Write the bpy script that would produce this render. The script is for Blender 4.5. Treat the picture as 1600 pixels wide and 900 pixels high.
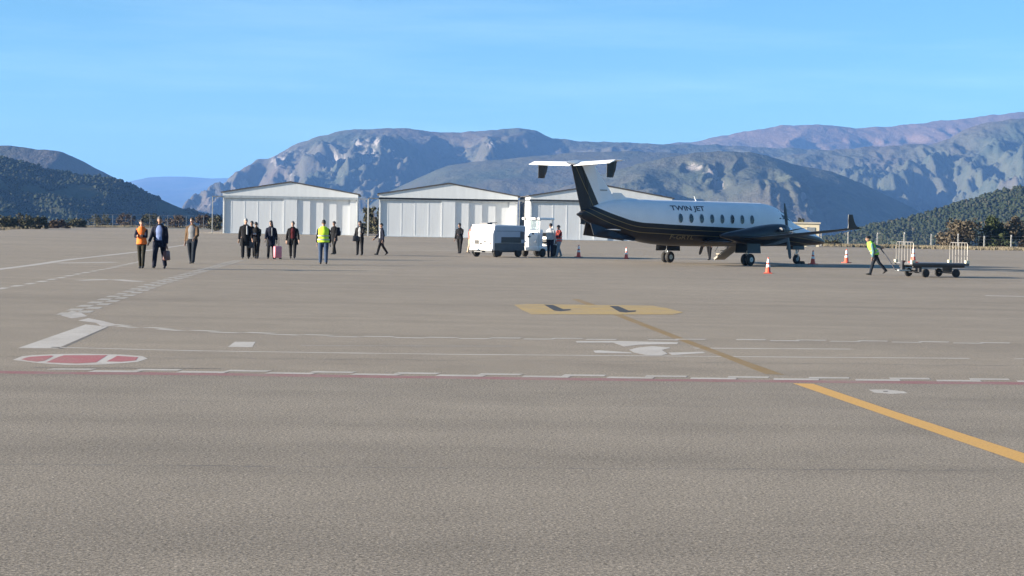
import bpy, bmesh, math, random
import numpy as np
from mathutils import Vector, Matrix

for _o in list(bpy.data.objects): bpy.data.objects.remove(_o)
SC = bpy.context.scene
COL = SC.collection
R = math.radians

# ------------------------------------------------------------------ camera
F_PX, EYE, PITCH, ROLL = 2800.0, 1.79, math.atan(100 / 2800.0), R(1.0)
AX_F = np.array([0, math.cos(PITCH), -math.sin(PITCH)])
AX_U0 = np.array([0, math.sin(PITCH), math.cos(PITCH)])
AX_R = math.cos(ROLL) * np.array([1.0, 0, 0]) + math.sin(ROLL) * AX_U0
AX_U = -math.sin(ROLL) * np.array([1.0, 0, 0]) + math.cos(ROLL) * AX_U0
EYEP = np.array([0, 0, EYE])
cam_d = bpy.data.cameras.new('camera'); cam = bpy.data.objects.new('camera', cam_d); COL.objects.link(cam)
cam_d.sensor_width = 36.0; cam_d.lens = F_PX / 1600 * 36.0
cam_d.clip_start = 0.1; cam_d.clip_end = 80000
cam.matrix_world = Matrix(((AX_R[0], AX_U[0], -AX_F[0], 0), (AX_R[1], AX_U[1], -AX_F[1], 0),
                           (AX_R[2], AX_U[2], -AX_F[2], EYE), (0, 0, 0, 1)))
SC.camera = cam

# ------------------------------------------------------------------ sun, sky, exposure
SUN_EL, SUN_FRONT = R(12.0), R(12.5)          # low winter sun from the left, slightly behind the camera
S_DIR = Vector((-math.cos(SUN_FRONT) * math.cos(SUN_EL), -math.sin(SUN_FRONT) * math.cos(SUN_EL), math.sin(SUN_EL)))
sun_d = bpy.data.lights.new('sun', 'SUN'); sun_d.energy = 5.0; sun_d.angle = R(0.53); sun_d.color = (1.0, 0.90, 0.76)
sun = bpy.data.objects.new('sun', sun_d); COL.objects.link(sun)
sun.rotation_euler = (-S_DIR).to_track_quat('-Z', 'Y').to_euler(); sun.location = (-40, -10, 40)
W = bpy.data.worlds.new('World'); SC.world = W; W.use_nodes = True
nt = W.node_tree; nt.nodes.clear()
out = nt.nodes.new('ShaderNodeOutputWorld'); bg = nt.nodes.new('ShaderNodeBackground')
sky = nt.nodes.new('ShaderNodeTexSky'); sky.sky_type = 'NISHITA'; sky.sun_disc = False
sky.sun_elevation = SUN_EL; sky.sun_rotation = math.atan2(S_DIR.x, S_DIR.y) % (2 * math.pi)
sky.altitude = 800; sky.air_density = 1.0; sky.dust_density = 0.6; sky.ozone_density = 2.5
# thin high cirrus: stretched noise over the sky direction
tc = nt.nodes.new('ShaderNodeTexCoord')
mp = nt.nodes.new('ShaderNodeMapping'); mp.inputs['Scale'].default_value = (2.2, 2.2, 26.0); mp.inputs['Location'].default_value = (3.1, 0.4, 1.25)
nz = nt.nodes.new('ShaderNodeTexNoise'); nz.inputs['Scale'].default_value = 1.6; nz.inputs['Detail'].default_value = 7; nz.inputs['Roughness'].default_value = 0.62
cr = nt.nodes.new('ShaderNodeValToRGB'); cr.color_ramp.elements[0].position = 0.47; cr.color_ramp.elements[1].position = 0.80
cr.color_ramp.elements[1].color = (0.46, 0.46, 0.46, 1)
mx = nt.nodes.new('ShaderNodeMix'); mx.data_type = 'RGBA'
tint = nt.nodes.new('ShaderNodeMix'); tint.data_type = 'RGBA'; tint.blend_type = 'MULTIPLY'; tint.inputs[0].default_value = 1.0
tint.inputs[7].default_value = SKY_TINT = (0.53, 0.86, 1.05, 1)
wh = nt.nodes.new('ShaderNodeMix'); wh.data_type = 'RGBA'; wh.blend_type = 'ADD'; wh.inputs[0].default_value = 1.0; wh.inputs[7].default_value = (1.7, 1.6, 1.3, 1)
L = nt.links.new
L(tc.outputs['Generated'], mp.inputs['Vector']); L(mp.outputs['Vector'], nz.inputs['Vector']); L(nz.outputs['Fac'], cr.inputs['Fac'])
L(sky.outputs['Color'], tint.inputs[6]); L(tint.outputs[2], mx.inputs[6]); L(tint.outputs[2], wh.inputs[6]); L(wh.outputs[2], mx.inputs[7])
L(cr.outputs['Color'], mx.inputs[0]); L(mx.outputs[2], bg.inputs['Color']); L(bg.outputs['Background'], out.inputs['Surface'])
bg.inputs['Strength'].default_value = 0.05
SC.view_settings.view_transform = 'Standard'; SC.view_settings.look = 'None'; SC.view_settings.gamma = 1.0
SC.view_settings.use_curve_mapping = False
SC.view_settings.exposure = 1.95
SC.render.engine = 'CYCLES'
SC.cycles.use_denoising = True
SC.cycles.max_bounces = 6; SC.cycles.volume_bounces = 1; SC.cycles.transparent_max_bounces = 8

# ------------------------------------------------------------------ helpers
def ray(px, py): return AX_F + (px - 800) / F_PX * AX_R - (py - 450) / F_PX * AX_U
def gp(px, py, z=0.0):
    """point on the level apron where the ray of an image pixel lands"""
    d = ray(px, py); t = (z - EYE) / d[2]; return EYEP + d * t
def atd(px, py, D):
    d = ray(px, py); return EYEP + d * (D / d[1])

def tag(o, label=None, cat=None, group=None, kind=None):
    if label: o['label'] = label
    if cat: o['category'] = cat
    if group: o['group'] = group
    if kind: o['kind'] = kind
    return o
def empty(name, loc=(0, 0, 0), rz=0.0, parent=None):
    o = bpy.data.objects.new(name, None); COL.objects.link(o); o.location = loc; o.rotation_euler = (0, 0, rz)
    o.empty_display_size = 0.2
    if parent: o.parent = parent
    return o
def add(name, mesh, parent=None, mat=None):
    o = bpy.data.objects.new(name, mesh); COL.objects.link(o)
    if parent: o.parent = parent
    if mat and not mesh.materials: mesh.materials.append(mat)
    return o
def copy_tree(o, parent=None):
    c = o.copy(); COL.objects.link(c); c.parent = parent
    for ch in o.children: copy_tree(ch, c)
    return c

class MB:
    def __init__(s): s.v = []; s.f = []
    def raw(s, v, f):
        n = len(s.v); s.v += [tuple(map(float, p)) for p in v]; s.f += [tuple(i + n for i in q) for q in f]; return s
    def box(s, c, d, rz=0.0, ry=0.0, rx=0.0, taper=1.0):
        x, y, z = d[0] / 2, d[1] / 2, d[2] / 2
        vs = [(-x, -y, -z), (x, -y, -z), (x, y, -z), (-x, y, -z), (-x * taper, -y * taper, z), (x * taper, -y * taper, z), (x * taper, y * taper, z), (-x * taper, y * taper, z)]
        M = Matrix.Rotation(rz, 3, 'Z') @ Matrix.Rotation(ry, 3, 'Y') @ Matrix.Rotation(rx, 3, 'X')
        vs = [tuple(M @ Vector(p) + Vector(c)) for p in vs]
        return s.raw(vs, [(0, 3, 2, 1), (4, 5, 6, 7), (0, 1, 5, 4), (1, 2, 6, 5), (2, 3, 7, 6), (3, 0, 4, 7)])
    def rings(s, rs, cap=True, closed=True):
        n = len(rs[0]); v = [p for r in rs for p in r]; f = []
        for i in range(len(rs) - 1):
            for j in range(n if closed else n - 1):
                k = (j + 1) % n; f.append((i * n + j, i * n + k, (i + 1) * n + k, (i + 1) * n + j))
        if cap: f.append(tuple(range(n - 1, -1, -1))); f.append(tuple((len(rs) - 1) * n + j for j in range(n)))
        return s.raw(v, f)
    def tube(s, pts, rad, seg=10, up=None, flat=None, cap=True):
        """tube along points; rad: number or list of (a, b) radii; a along 'side', b along 'up'"""
        P = [Vector(p) for p in pts]; n = len(P)
        if not isinstance(rad, (list, tuple)): rad = [rad] * n
        rs = []; prev = None
        for i in range(n):
            t = (P[min(i + 1, n - 1)] - P[max(i - 1, 0)]).normalized()
            ref = Vector(up) if up is not None else (prev if prev is not None else (Vector((0, 0, 1)) if abs(t.z) < .9 else Vector((0, -1, 0))))
            sd = t.cross(ref)
            if sd.length < 1e-5: sd = t.cross(Vector((1, 0, 0)))
            sd.normalize(); u = sd.cross(t).normalized(); prev = u
            a, b = rad[i] if isinstance(rad[i], (list, tuple)) else (rad[i], rad[i])
            rs.append([tuple(P[i] + sd * (a * math.cos(2 * math.pi * k / seg)) + u * (b * math.sin(2 * math.pi * k / seg))) for k in range(seg)])
        return s.rings(rs, cap)
    def lathe(s, prof, c=(0, 0, 0), axis='Z', seg=20):
        rs = []
        for r, h in prof:
            ring = []
            for k in range(seg):
                a = 2 * math.pi * k / seg; x, y = r * math.cos(a), r * math.sin(a)
                q = {'Z': (x, y, h), 'Y': (x, h, y), 'X': (h, x, y)}[axis]
                ring.append((q[0] + c[0], q[1] + c[1], q[2] + c[2]))
            rs.append(ring)
        return s.rings(rs)
    def prism(s, poly, z0, z1):
        n = len(poly)
        v = [(p[0], p[1], z0) for p in poly] + [(p[0], p[1], z1) for p in poly]
        return s.raw(v, [tuple(range(n - 1, -1, -1)), tuple(range(n, 2 * n))] + [(i, (i + 1) % n, n + (i + 1) % n, n + i) for i in range(n)])
    def xzprism(s, poly, y0, y1):
        n = len(poly)
        v = [(p[0], y0, p[1]) for p in poly] + [(p[0], y1, p[1]) for p in poly]
        return s.raw(v, [tuple(range(n)), tuple(range(2 * n - 1, n - 1, -1))] + [(i, n + i, n + (i + 1) % n, (i + 1) % n) for i in range(n)])
    def mesh(s, name, mat=None, smooth=False, fix=True, bevel=0.0):
        me = bpy.data.meshes.new(name); me.from_pydata(s.v, [], s.f)
        if fix or bevel:
            bm = bmesh.new(); bm.from_mesh(me)
            if bevel:
                bmesh.ops.bevel(bm, geom=[e for e in bm.edges if len(e.link_faces) == 2 and e.calc_face_angle(0) > .5], offset=bevel, segments=2, profile=.5, affect='EDGES', clamp_overlap=True)
            if fix: bmesh.ops.recalc_face_normals(bm, faces=bm.faces)
            bm.to_mesh(me); bm.free()
        if smooth:
            me.polygons.foreach_set('use_smooth', [True] * len(me.polygons))
            if smooth != 'all': me.set_sharp_from_angle(angle=R(38))
        if mat: me.materials.append(mat)
        me.update(); return me
    def build(s, name, mat, parent=None, smooth=False, bevel=0.0, fix=True):
        return add(name, s.mesh(name, mat, smooth, fix, bevel), parent)

# ------------------------------------------------------------------ materials
def N(t, k, **kw):
    n = t.nodes.new(k)
    for a, b in kw.items(): setattr(n, a, b)
    return n
MATS = {}
def mat(name, col, rough=0.6, metal=0.0, var=0.12, scale=6.0, bump=0.0, coat=0.0, detail=4, vscale=None, spec=0.5, bscale=None):
    """plain painted / cloth / metal surface with noise-broken colour, roughness and relief"""
    if name in MATS: return MATS[name]
    m = bpy.data.materials.new(name); m.use_nodes = True; t = m.node_tree; b = t.nodes['Principled BSDF']
    b.inputs['Metallic'].default_value = metal; b.inputs['Coat Weight'].default_value = coat; b.inputs['Specular IOR Level'].default_value = spec
    tc = N(t, 'ShaderNodeTexCoord'); n1 = N(t, 'ShaderNodeTexNoise'); n1.inputs['Scale'].default_value = scale; n1.inputs['Detail'].default_value = detail
    src = tc.outputs['Object']
    if vscale:
        mpn = N(t, 'ShaderNodeMapping'); mpn.inputs['Scale'].default_value = vscale; t.links.new(src, mpn.inputs['Vector']); src = mpn.outputs['Vector']
    t.links.new(src, n1.inputs['Vector'])
    rp = N(t, 'ShaderNodeValToRGB')
    rp.color_ramp.elements[0].position = .3; rp.color_ramp.elements[1].position = .7
    rp.color_ramp.elements[0].color = tuple(c * (1 - var) for c in col[:3]) + (1,); rp.color_ramp.elements[1].color = tuple(min(1, c * (1 + var)) for c in col[:3]) + (1,)
    t.links.new(n1.outputs['Fac'], rp.inputs['Fac']); t.links.new(rp.outputs['Color'], b.inputs['Base Color'])
    mr = N(t, 'ShaderNodeMapRange'); mr.inputs['To Min'].default_value = max(.03, rough - .1); mr.inputs['To Max'].default_value = min(1, rough + .1)
    t.links.new(n1.outputs['Fac'], mr.inputs['Value']); t.links.new(mr.outputs['Result'], b.inputs['Roughness'])
    if bump:
        n2 = N(t, 'ShaderNodeTexNoise'); n2.inputs['Scale'].default_value = bscale or scale * 4; n2.inputs['Detail'].default_value = 3; t.links.new(src, n2.inputs['Vector'])
        bp = N(t, 'ShaderNodeBump'); bp.inputs['Strength'].default_value = bump; bp.inputs['Distance'].default_value = .02
        t.links.new(n2.outputs['Fac'], bp.inputs['Height']); t.links.new(bp.outputs['Normal'], b.inputs['Normal'])
    MATS[name] = m; return m

def ramp(t, fac, stops):
    r = N(t, 'ShaderNodeValToRGB'); e = r.color_ramp.elements
    while len(e) < len(stops): e.new(.5)
    for q, (p, c) in zip(e, stops): q.position = p; q.color = (c, c, c, 1) if not isinstance(c, tuple) else tuple(c) + (1,)
    t.links.new(fac, r.inputs['Fac']); return r.outputs['Color']
def noise(t, src, scale, detail=4, rough=.5, mscale=None, loc=None):
    if mscale or loc:
        m = N(t, 'ShaderNodeMapping')
        if mscale: m.inputs['Scale'].default_value = mscale
        if loc: m.inputs['Location'].default_value = loc
        t.links.new(src, m.inputs['Vector']); src = m.outputs['Vector']
    n = N(t, 'ShaderNodeTexNoise'); n.inputs['Scale'].default_value = scale; n.inputs['Detail'].default_value = detail; n.inputs['Roughness'].default_value = rough
    t.links.new(src, n.inputs['Vector']); return n.outputs['Fac']
def mixc(t, fac, a, b, mode='MIX'):
    m = N(t, 'ShaderNodeMix'); m.data_type = 'RGBA'; m.blend_type = mode
    for i, q in ((0, fac), (6, a), (7, b)):
        if hasattr(q, 'is_linked') or hasattr(q, 'links'): t.links.new(q, m.inputs[i])
        elif i == 0: m.inputs[0].default_value = q
        else: m.inputs[i].default_value = tuple(q) + (1,)
    return m.outputs[2]
def math_(t, op, a, b=None):
    m = N(t, 'ShaderNodeMath'); m.operation = op
    for i, q in enumerate((a, b)):
        if q is None: continue
        if isinstance(q, (int, float)): m.inputs[i].default_value = q
        else: t.links.new(q, m.inputs[i])
    return m.outputs[0]
def newmat(name):
    m = bpy.data.materials.new(name); m.use_nodes = True; MATS[name] = m
    return m, m.node_tree, m.node_tree.nodes['Principled BSDF']

def asphalt_colour(t, pos, ca=(.247, .203, .150), cb=(.293, .241, .177), coarse=1.0):
    """weathered apron concrete-asphalt: aggregate specks, paving-lane streaks, broad tone patches"""
    patch = noise(t, pos, .055, 4, .55)
    streak = noise(t, pos, 1.0, 5, .6, (.035, .55, 1), (7, 3, 0))
    mid = noise(t, pos, .9, 5, .65)
    grit = noise(t, pos, 34, 3, .75)
    gr2 = noise(t, pos, 100 / coarse, 2, .85)
    c = ramp(t, patch, [(.32, ca), (.68, cb)])
    c = mixc(t, 1.0, c, ramp(t, streak, [(.3, .86), (.5, .99), (.72, 1.08)]), 'MULTIPLY')
    blot = noise(t, pos, .33, 7, .62, (.6, 1.3, 1), (31, 12, 0))
    c = mixc(t, 1.0, c, ramp(t, blot, [(.30, .86), (.42, 1.0), (.60, 1.0), (.74, 1.06)]), 'MULTIPLY')
    c = mixc(t, 1.0, c, ramp(t, mid, [(.3, .92), (.7, 1.07)]), 'MULTIPLY')
    c = mixc(t, 1.0, c, ramp(t, grit, [(.34, .62), (.5, 1.0), (.66, 1.32)]), 'MULTIPLY')
    c = mixc(t, 1.0, c, ramp(t, gr2, [(.34, .45), (.5, 1.0), (.66, 1.65)]), 'MULTIPLY')
    pits = noise(t, pos, 52 / coarse, 2, .6, None, (5, 9, 2))
    c = mixc(t, 1.0, c, ramp(t, pits, [(.60, 1.0), (.70, .42)]), 'MULTIPLY')
    chips = noise(t, pos, 60 / coarse, 2, .6, None, (55, 19, 2))
    c = mixc(t, 1.0, c, ramp(t, chips, [(.62, 1.0), (.70, 1.75)]), 'MULTIPLY')
    return c, grit
def asphalt_mat(name='asphalt', *args):
    m, t, b = newmat(name); g = N(t, 'ShaderNodeNewGeometry')
    c, grit = asphalt_colour(t, g.outputs['Position'], *args)
    t.links.new(c, b.inputs['Base Color']); b.inputs['Roughness'].default_value = .88; b.inputs['Specular IOR Level'].default_value = .25
    bp = N(t, 'ShaderNodeBump'); bp.inputs['Strength'].default_value = .3; bp.inputs['Distance'].default_value = .006
    t.links.new(grit, bp.inputs['Height']); t.links.new(bp.outputs['Normal'], b.inputs['Normal'])
    return m
def paint_mat(name, col, wear=.35, soft=.12):
    if name in MATS: return MATS[name]
    m, t, b = newmat(name); g = N(t, 'ShaderNodeNewGeometry'); pos = g.outputs['Position']
    c, grit = asphalt_colour(t, pos)
    w1 = noise(t, pos, 1.3, 6, .7); w2 = noise(t, pos, 14, 4, .7)
    w = math_(t, 'ADD', math_(t, 'MULTIPLY', w1, .6), math_(t, 'MULTIPLY', w2, .4))
    thr = .34 + wear * .36
    fac = ramp(t, w, [(max(0, thr - soft), 0.0), (min(1, thr + soft), 1.0)])
    pc = mixc(t, 1.0, col, ramp(t, noise(t, pos, 40, 3, .7), [(.3, .82), (.7, 1.1)]), 'MULTIPLY')
    t.links.new(mixc(t, fac, c, pc), b.inputs['Base Color']); b.inputs['Roughness'].default_value = .75
    return m
# ------------------------------------------------------------------ ground, apron and its markings
def hash2(ix, iy, seed):
    h = (ix.astype(np.int64) * 374761393 + iy.astype(np.int64) * 668265263 + seed * 1274126177) & 0xffffffff
    h = ((h ^ (h >> 13)) * 1274126177) & 0xffffffff
    return (h ^ (h >> 16)) & 0xffffffff
def pn(x, y, seed=0):
    x = np.asarray(x, float); y = np.asarray(y, float)
    ix, iy = np.floor(x), np.floor(y); fx, fy = x - ix, y - iy
    def g(dx, dy):
        a = hash2(ix + dx, iy + dy, seed) / 4294967296.0 * 2 * np.pi
        return np.cos(a) * (fx - dx) + np.sin(a) * (fy - dy)
    u = fx * fx * fx * (fx * (fx * 6 - 15) + 10); v = fy * fy * fy * (fy * (fy * 6 - 15) + 10)
    return (1 - v) * ((1 - u) * g(0, 0) + u * g(1, 0)) + v * ((1 - u) * g(0, 1) + u * g(1, 1))
def fbm(x, y, seed=0, octs=5, lac=2.03, gain=.5):
    r = 0; a = 1.0
    for o in range(octs): r = r + a * pn(x, y, seed + o * 17); x = x * lac; y = y * lac; a *= gain
    return r
def ridged(x, y, seed=0, octs=5, lac=2.07, gain=.55):
    r = 0; a = 1.0; w = 1.0
    for o in range(octs):
        n = 1 - np.abs(pn(x, y, seed + o * 31)) * 2.0; n = n * n * w; r = r + a * n; w = np.clip(n * 1.6, 0, 1); x = x * lac; y = y * lac; a *= gain
    return r

EDGE_A = np.array([-.9, -.40, -.285, -.235, -.18, 0, .06, .13, .175, .20, .29, .45, .9])
EDGE_D = np.array([200, 212, 228, 318, 372, 372, 340, 255, 202, 197, 194, 190, 180.])
def ground_z(X, Y):
    d = np.maximum(Y, 1.0); e = np.interp(X / d, EDGE_A, EDGE_D)
    t = np.clip((Y - e) / 170.0, 0, 1)
    return -.06 - 24 * t * t * (3 - 2 * t) + np.where(Y > e - 12, .12 * pn(X * .3, Y * .3, 5), 0)
u = np.linspace(-1, 1, 181); gx = np.sinh(u * 5.2) / math.sinh(5.2) * 7800
vY = np.concatenate([np.linspace(-60, 160, 12), np.linspace(165, 420, 70), 420 + (np.linspace(0, 1, 60)[1:] ** 3) * 17900])
vY = np.concatenate([[-700, -400, -200], vY])
GX, GY = np.meshgrid(gx, vY); GZ = ground_z(GX, GY)
nx = len(gx); vs = np.stack([GX, GY, GZ], -1).reshape(-1, 3)
fs = [(j * nx + i, j * nx + i + 1, (j + 1) * nx + i + 1, (j + 1) * nx + i) for j in range(len(vY) - 1) for i in range(nx - 1)]
m, t, b = newmat('dry_ground'); g = N(t, 'ShaderNodeNewGeometry'); pos = g.outputs['Position']
c = mixc(t, ramp(t, noise(t, pos, .05, 6, .6), [(.38, 0.0), (.62, 1.0)]), (.15, .125, .085), (.075, .075, .042))
c = mixc(t, 1.0, c, ramp(t, noise(t, pos, 1.4, 5, .7), [(.3, .7), (.7, 1.25)]), 'MULTIPLY')
t.links.new(c, b.inputs['Base Color']); b.inputs['Roughness'].default_value = 1.0
gm = MB().raw(vs, fs).mesh('ground', m, 'all'); tag(add('ground', gm), kind='structure')

A_PTS = [(-220, -60), (220, -60), (220, 172), (70, 179), (37, 182), (33, 200), (24, 245), (-8, 262), (-60, 300), (-78, 296), (-73, 240), (-70, 214), (-120, 196), (-220, 190)]
M_ASPH = asphalt_mat()
apron = tag(MB().raw([(x, y, 0) for x, y in A_PTS], [tuple(range(len(A_PTS)))]).build('apron', M_ASPH, fix=False), kind='structure')

NEARL = [gp(x, y)[:2] for x, y in ((-300, 583), (50, 583.5), (640, 590.2), (1245, 597), (1660, 600.5), (1900, 603))]
tag(MB().raw([(-220, -59, .0006), (220, -59, .0006), (220, NEARL[-1][1] + 1, .0006)] + [(p[0], p[1], .0006) for p in NEARL[::-1]] + [(-220, NEARL[0][1] + 1, .0006)], [tuple(range(9))]).build('taxiway', asphalt_mat('asphalt_grey', (.224, .187, .141), (.270, .226, .169), 1.6), fix=False), kind='structure')
P_WHITE = paint_mat('paint_white_worn', (.52, .47, .40), .26, .2)
P_WHITE2 = paint_mat('paint_white_fresh', (.55, .50, .43), .14, .25)
P_ZIP = paint_mat('paint_white_trodden', (.44, .40, .34), .34, .25)
P_FAINT = paint_mat('paint_white_faded', (.52, .47, .41), .22, .25)
P_RED = paint_mat('paint_red_worn', (.27, .085, .08), .34, .2)
P_REDS = paint_mat('paint_red_sign', (.42, .06, .075), .28, .28)
P_YEL = paint_mat('paint_yellow', (.60, .33, .075), -.05)
P_YELW = paint_mat('paint_yellow_worn', (.255, .155, .04), -.02, .22)
P_YELS = paint_mat('paint_yellow_sign', (.50, .31, .05), .38, .2)
P_BLK = paint_mat('paint_black', (.03, .028, .025), -.05)
P_TAR = paint_mat('tar', (.075, .066, .056), .24, .25)

ZS = .3                                              # paint is a millimetre-thin film
def flat(name, pts, mat_, parent, z):
    z *= ZS
    return MB().raw([(p[0], p[1], z) for p in pts], [tuple(range(len(pts)))]).build(name, mat_, parent, fix=False)
def orient(pts):
    a = sum(pts[i][0] * pts[(i + 1) % len(pts)][1] - pts[(i + 1) % len(pts)][0] * pts[i][1] for i in range(len(pts)))
    return pts if a > 0 else pts[::-1]
def sheet(name, pxs, mat_, parent=apron, z=.004): return flat(name, orient([gp(*p)[:2] for p in pxs]), mat_, parent, z)
def path_pts(pxs): return [Vector(gp(*p)[:2]) for p in pxs]
def along(P, s):
    for a, b in zip(P, P[1:]):
        l = (b - a).length
        if s <= l or b is P[-1]: return a + (b - a) * (s / l), (b - a).normalized()
        s -= l
def stripe(name, P, w, mat_, parent, z=.004, jit=0.0, seed=0, n=None):
    z *= ZS; rr = random.Random(seed); tot = sum((b - a).length for a, b in zip(P, P[1:])); n = n or max(2, len(P) * 2)
    Lf, Rt = [], []
    for i in range(n + 1):
        p, d = along(P, tot * i / n); q = Vector((-d.y, d.x)); ww = w / 2 * (1 + rr.uniform(-jit, jit))
        Lf.append(p + q * ww); Rt.append(p - q * ww)
    v = [(p.x, p.y, z) for p in Lf] + [(p.x, p.y, z) for p in Rt]
    return MB().raw(v, [(i, n + 1 + i, n + 2 + i, i + 1) for i in range(n)]).build(name, mat_, parent, fix=False)
def dashes(name, P, s0, s1, length, gap, w, off, mat_, parent, z=.008, skip=(), skew=0.0, seed=1):
    rr = random.Random(seed); root = empty(name, parent=parent); s = s0; k = 0
    while s < s1:
        if k not in skip:
            a, d = along(P, s); bb, _ = along(P, min(s + length, s1)); q = Vector((-d.y, d.x)) * off
            h = Vector((-d.y, d.x)) * (w / 2 * rr.uniform(.9, 1.1)); sk = d * skew
            flat('dash', [a + q - h - sk, bb + q - h - sk, bb + q + h + sk, a + q + h + sk], mat_, root, z)
        s += length + gap; k += 1
    return root
# service-road edge: red line with a double row of white dashes
RED = path_pts([(-60, 580), (50, 582.5), (300, 584.3), (640, 589.2), (1000, 593.6), (1245, 596), (1660, 599.5)])
stripe('red_line', RED, .34, P_RED, apron, .004, .12, 3, 60)
tl = sum((b - a).length for a, b in zip(RED, RED[1:]))
dashes('dashed_line', RED, .95, tl, .50, .50, .22, .52, P_WHITE, apron, .008, (), .03)
dashes('dashed_line', RED, 1.45, tl, .55, .45, .22, .27, P_WHITE, apron, .009, (), .03, 2)
# far edge of the service road
ZIP = path_pts([(165, 507), (215, 511.5), (300, 517), (420, 521.5), (550, 526), (720, 528.5), (880, 529.5), (1100, 531), (1250, 532), (1400, 534), (1660, 538)])
tz = sum((b - a).length for a, b in zip(ZIP, ZIP[1:]))
dashes('dashed_line', ZIP, 0, tz, .49, .51, .20, .10, P_WHITE, apron, .008, (9,), .04, 3)
dashes('dashed_line', ZIP, .50, tz, .49, .51, .20, -.10, P_WHITE, apron, .008, (10, 15), .04, 4)
stripe('thin_line', path_pts([(80, 542.5), (300, 548), (540, 551.5), (700, 553.6), (1000, 556), (1240, 558), (1515, 560)]), .11, P_FAINT, apron, .004, .2, 8, 40)
stripe('thin_line', path_pts([(1585, 560.5), (1680, 562)]), .11, P_FAINT, apron, .004)
stripe('thin_line', path_pts([(1085, 544), (1330, 545.5)]), .14, P_WHITE, apron, .004)
stripe('thin_line', path_pts([(470, 540), (800, 541)]), .10, paint_mat('paint_white_ghost', (.3, .28, .255), .5, .25), apron, .004)
# stop bar, road sign painted on the ground, small plates
sheet('stop_bar', [(28, 544), (90, 544.3), (168, 510.5), (134, 507)], P_WHITE2)
sheet('dark_edge', [(91, 545.2), (96, 545.4), (169.5, 511.2), (168.3, 510.4)], P_TAR, apron, .003)  # narrow dark strip along the stop bar's right edge, in the joint colour
sheet('painted_plate', [(356, 542.2), (394, 542.4), (399, 534.2), (367, 534)], P_WHITE2)
sg = [(20, 562.5), (34, 556.8), (52, 555), (95, 553.2), (130, 552.8), (190, 554), (222, 556.5), (231, 560.3), (215, 565.5), (190, 567.6), (150, 570), (105, 570.3), (60, 567.3)]
sheet('painted_sign_border', sg, P_WHITE2)
sgr = empty('painted_sign_field', parent=apron)
for pl in ([(33, 561.6), (45, 557.8), (80, 555.6), (84, 556.3), (70, 563.6), (58, 565.4), (44, 564)],
           [(92, 557.6), (100, 555.3), (168, 555), (150, 566.4), (120, 568.3), (72, 566.4)],
           [(176, 560.2), (183, 556.2), (216, 558.2), (212, 563.4), (190, 565.4), (166, 565)]):
    flat('field', orient([gp(*p)[:2] for p in pl]), P_REDS, sgr, .008)
stripe('slot_drain', path_pts([(52, 574.6), (345, 575.8)]), .055, P_TAR, apron, .006, .3, 4, 20)
# double row of slanted dashes running out past the walkers
ZL = path_pts([(110, 492), (140, 479.5), (182, 465), (242, 444.5), (300, 427), (374, 406.5)])
tq = sum((b - a).length for a, b in zip(ZL, ZL[1:]))
dashes('dashed_walkway_line', ZL, 0, tq, .8, .7, .25, .13, P_ZIP, apron, .008, (), -.02, 5)
dashes('dashed_walkway_line', ZL, .75, tq, .8, .7, .25, -.13, P_ZIP, apron, .008, (), -.02, 6)
sheet('painted_patch', [(95, 493), (112, 485.5), (125, 488), (137, 494), (112, 497.5)], P_FAINT)
sheet('painted_patch', [(122, 501), (138, 497), (160, 501.5), (186, 508), (160, 510.5), (150, 504.5)], P_FAINT)
LQ = path_pts([(-30, 456), (0, 451.2), (60, 441), (120, 428.5), (170, 419.3), (222, 408)])
dashes('dashed_line', LQ, 0, sum((b - a).length for a, b in zip(LQ, LQ[1:])), .95, .75, .22, 0, P_WHITE, apron, .008, (), .0, 7)
stripe('faded_line', path_pts([(-20, 423), (60, 413), (100, 406.5), (220, 393), (300, 381)]), .32, P_FAINT, apron, .004, .2, 5, 20)
stripe('faded_line', path_pts([(90, 411), (180, 409.6)]), .6, P_FAINT, apron, .005, .2, 6, 8)
stripe('faded_line', path_pts([(122, 438), (175, 436.6), (218, 440)]), .5, P_FAINT, apron, .005, .2, 7, 8)
stripe('faded_line', path_pts([(600, 391), (820, 391.5)]), .3, P_FAINT, apron, .004)
stripe('faded_line', path_pts([(1190, 396.5), (1330, 399)]), .35, P_FAINT, apron, .004)
stripe('faded_line', path_pts([(1540, 462), (1640, 464)]), .4, P_FAINT, apron, .004)
stripe('faded_yellow_line', path_pts([(800, 424), (920, 424.6)]), .3, paint_mat('paint_yellow_ghost', (.3, .235, .13), .4, .2), apron, .004)
# yellow taxi line, bright near, worn beyond the road
def edge_stripe(name, pa, pb, m_, z=.010):
    z *= ZS; v = [gp(*p) for p in pa] + [gp(*p) for p in pb]; n = len(pa)
    MB().raw([(p[0], p[1], z) for p in v], [(i, n + i, n + i + 1, i + 1) for i in range(n - 1)]).build(name, m_, apron, fix=False)
edge_stripe('taxi_line', [(1239, 599.3), (1400, 655.3), (1520, 697), (1700, 759)], [(1270, 599.9), (1400, 644), (1520, 683), (1700, 741)], P_YEL, .012)
edge_stripe('worn_taxi_line', [(893, 467.5), (948, 488), (1052, 528.5), (1118, 553.5), (1196, 584.5)], [(906, 467.8), (965, 489), (1064, 527.2), (1135, 553.5), (1226, 586)], P_YELW, .006)
sheet('yellow_direction_board', [(803, 476.3), (822, 475.2), (1020, 477.8), (1042, 481.5), (1068, 488), (1052, 491.5), (960, 491.5), (830, 491.2), (815, 484)], P_YELS, apron, .010)
lg = empty('board_letter', parent=apron)
for dx, dy in ((0, 0), (102, 2.0)):
    flat('stroke', orient([gp(p[0] + dx, p[1] + dy)[:2] for p in ((850, 476.2), (864, 476.6), (880, 483.4), (892, 483.2), (891, 485.2), (876, 486.6), (866, 485.6))]), P_BLK, lg, .014)
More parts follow.
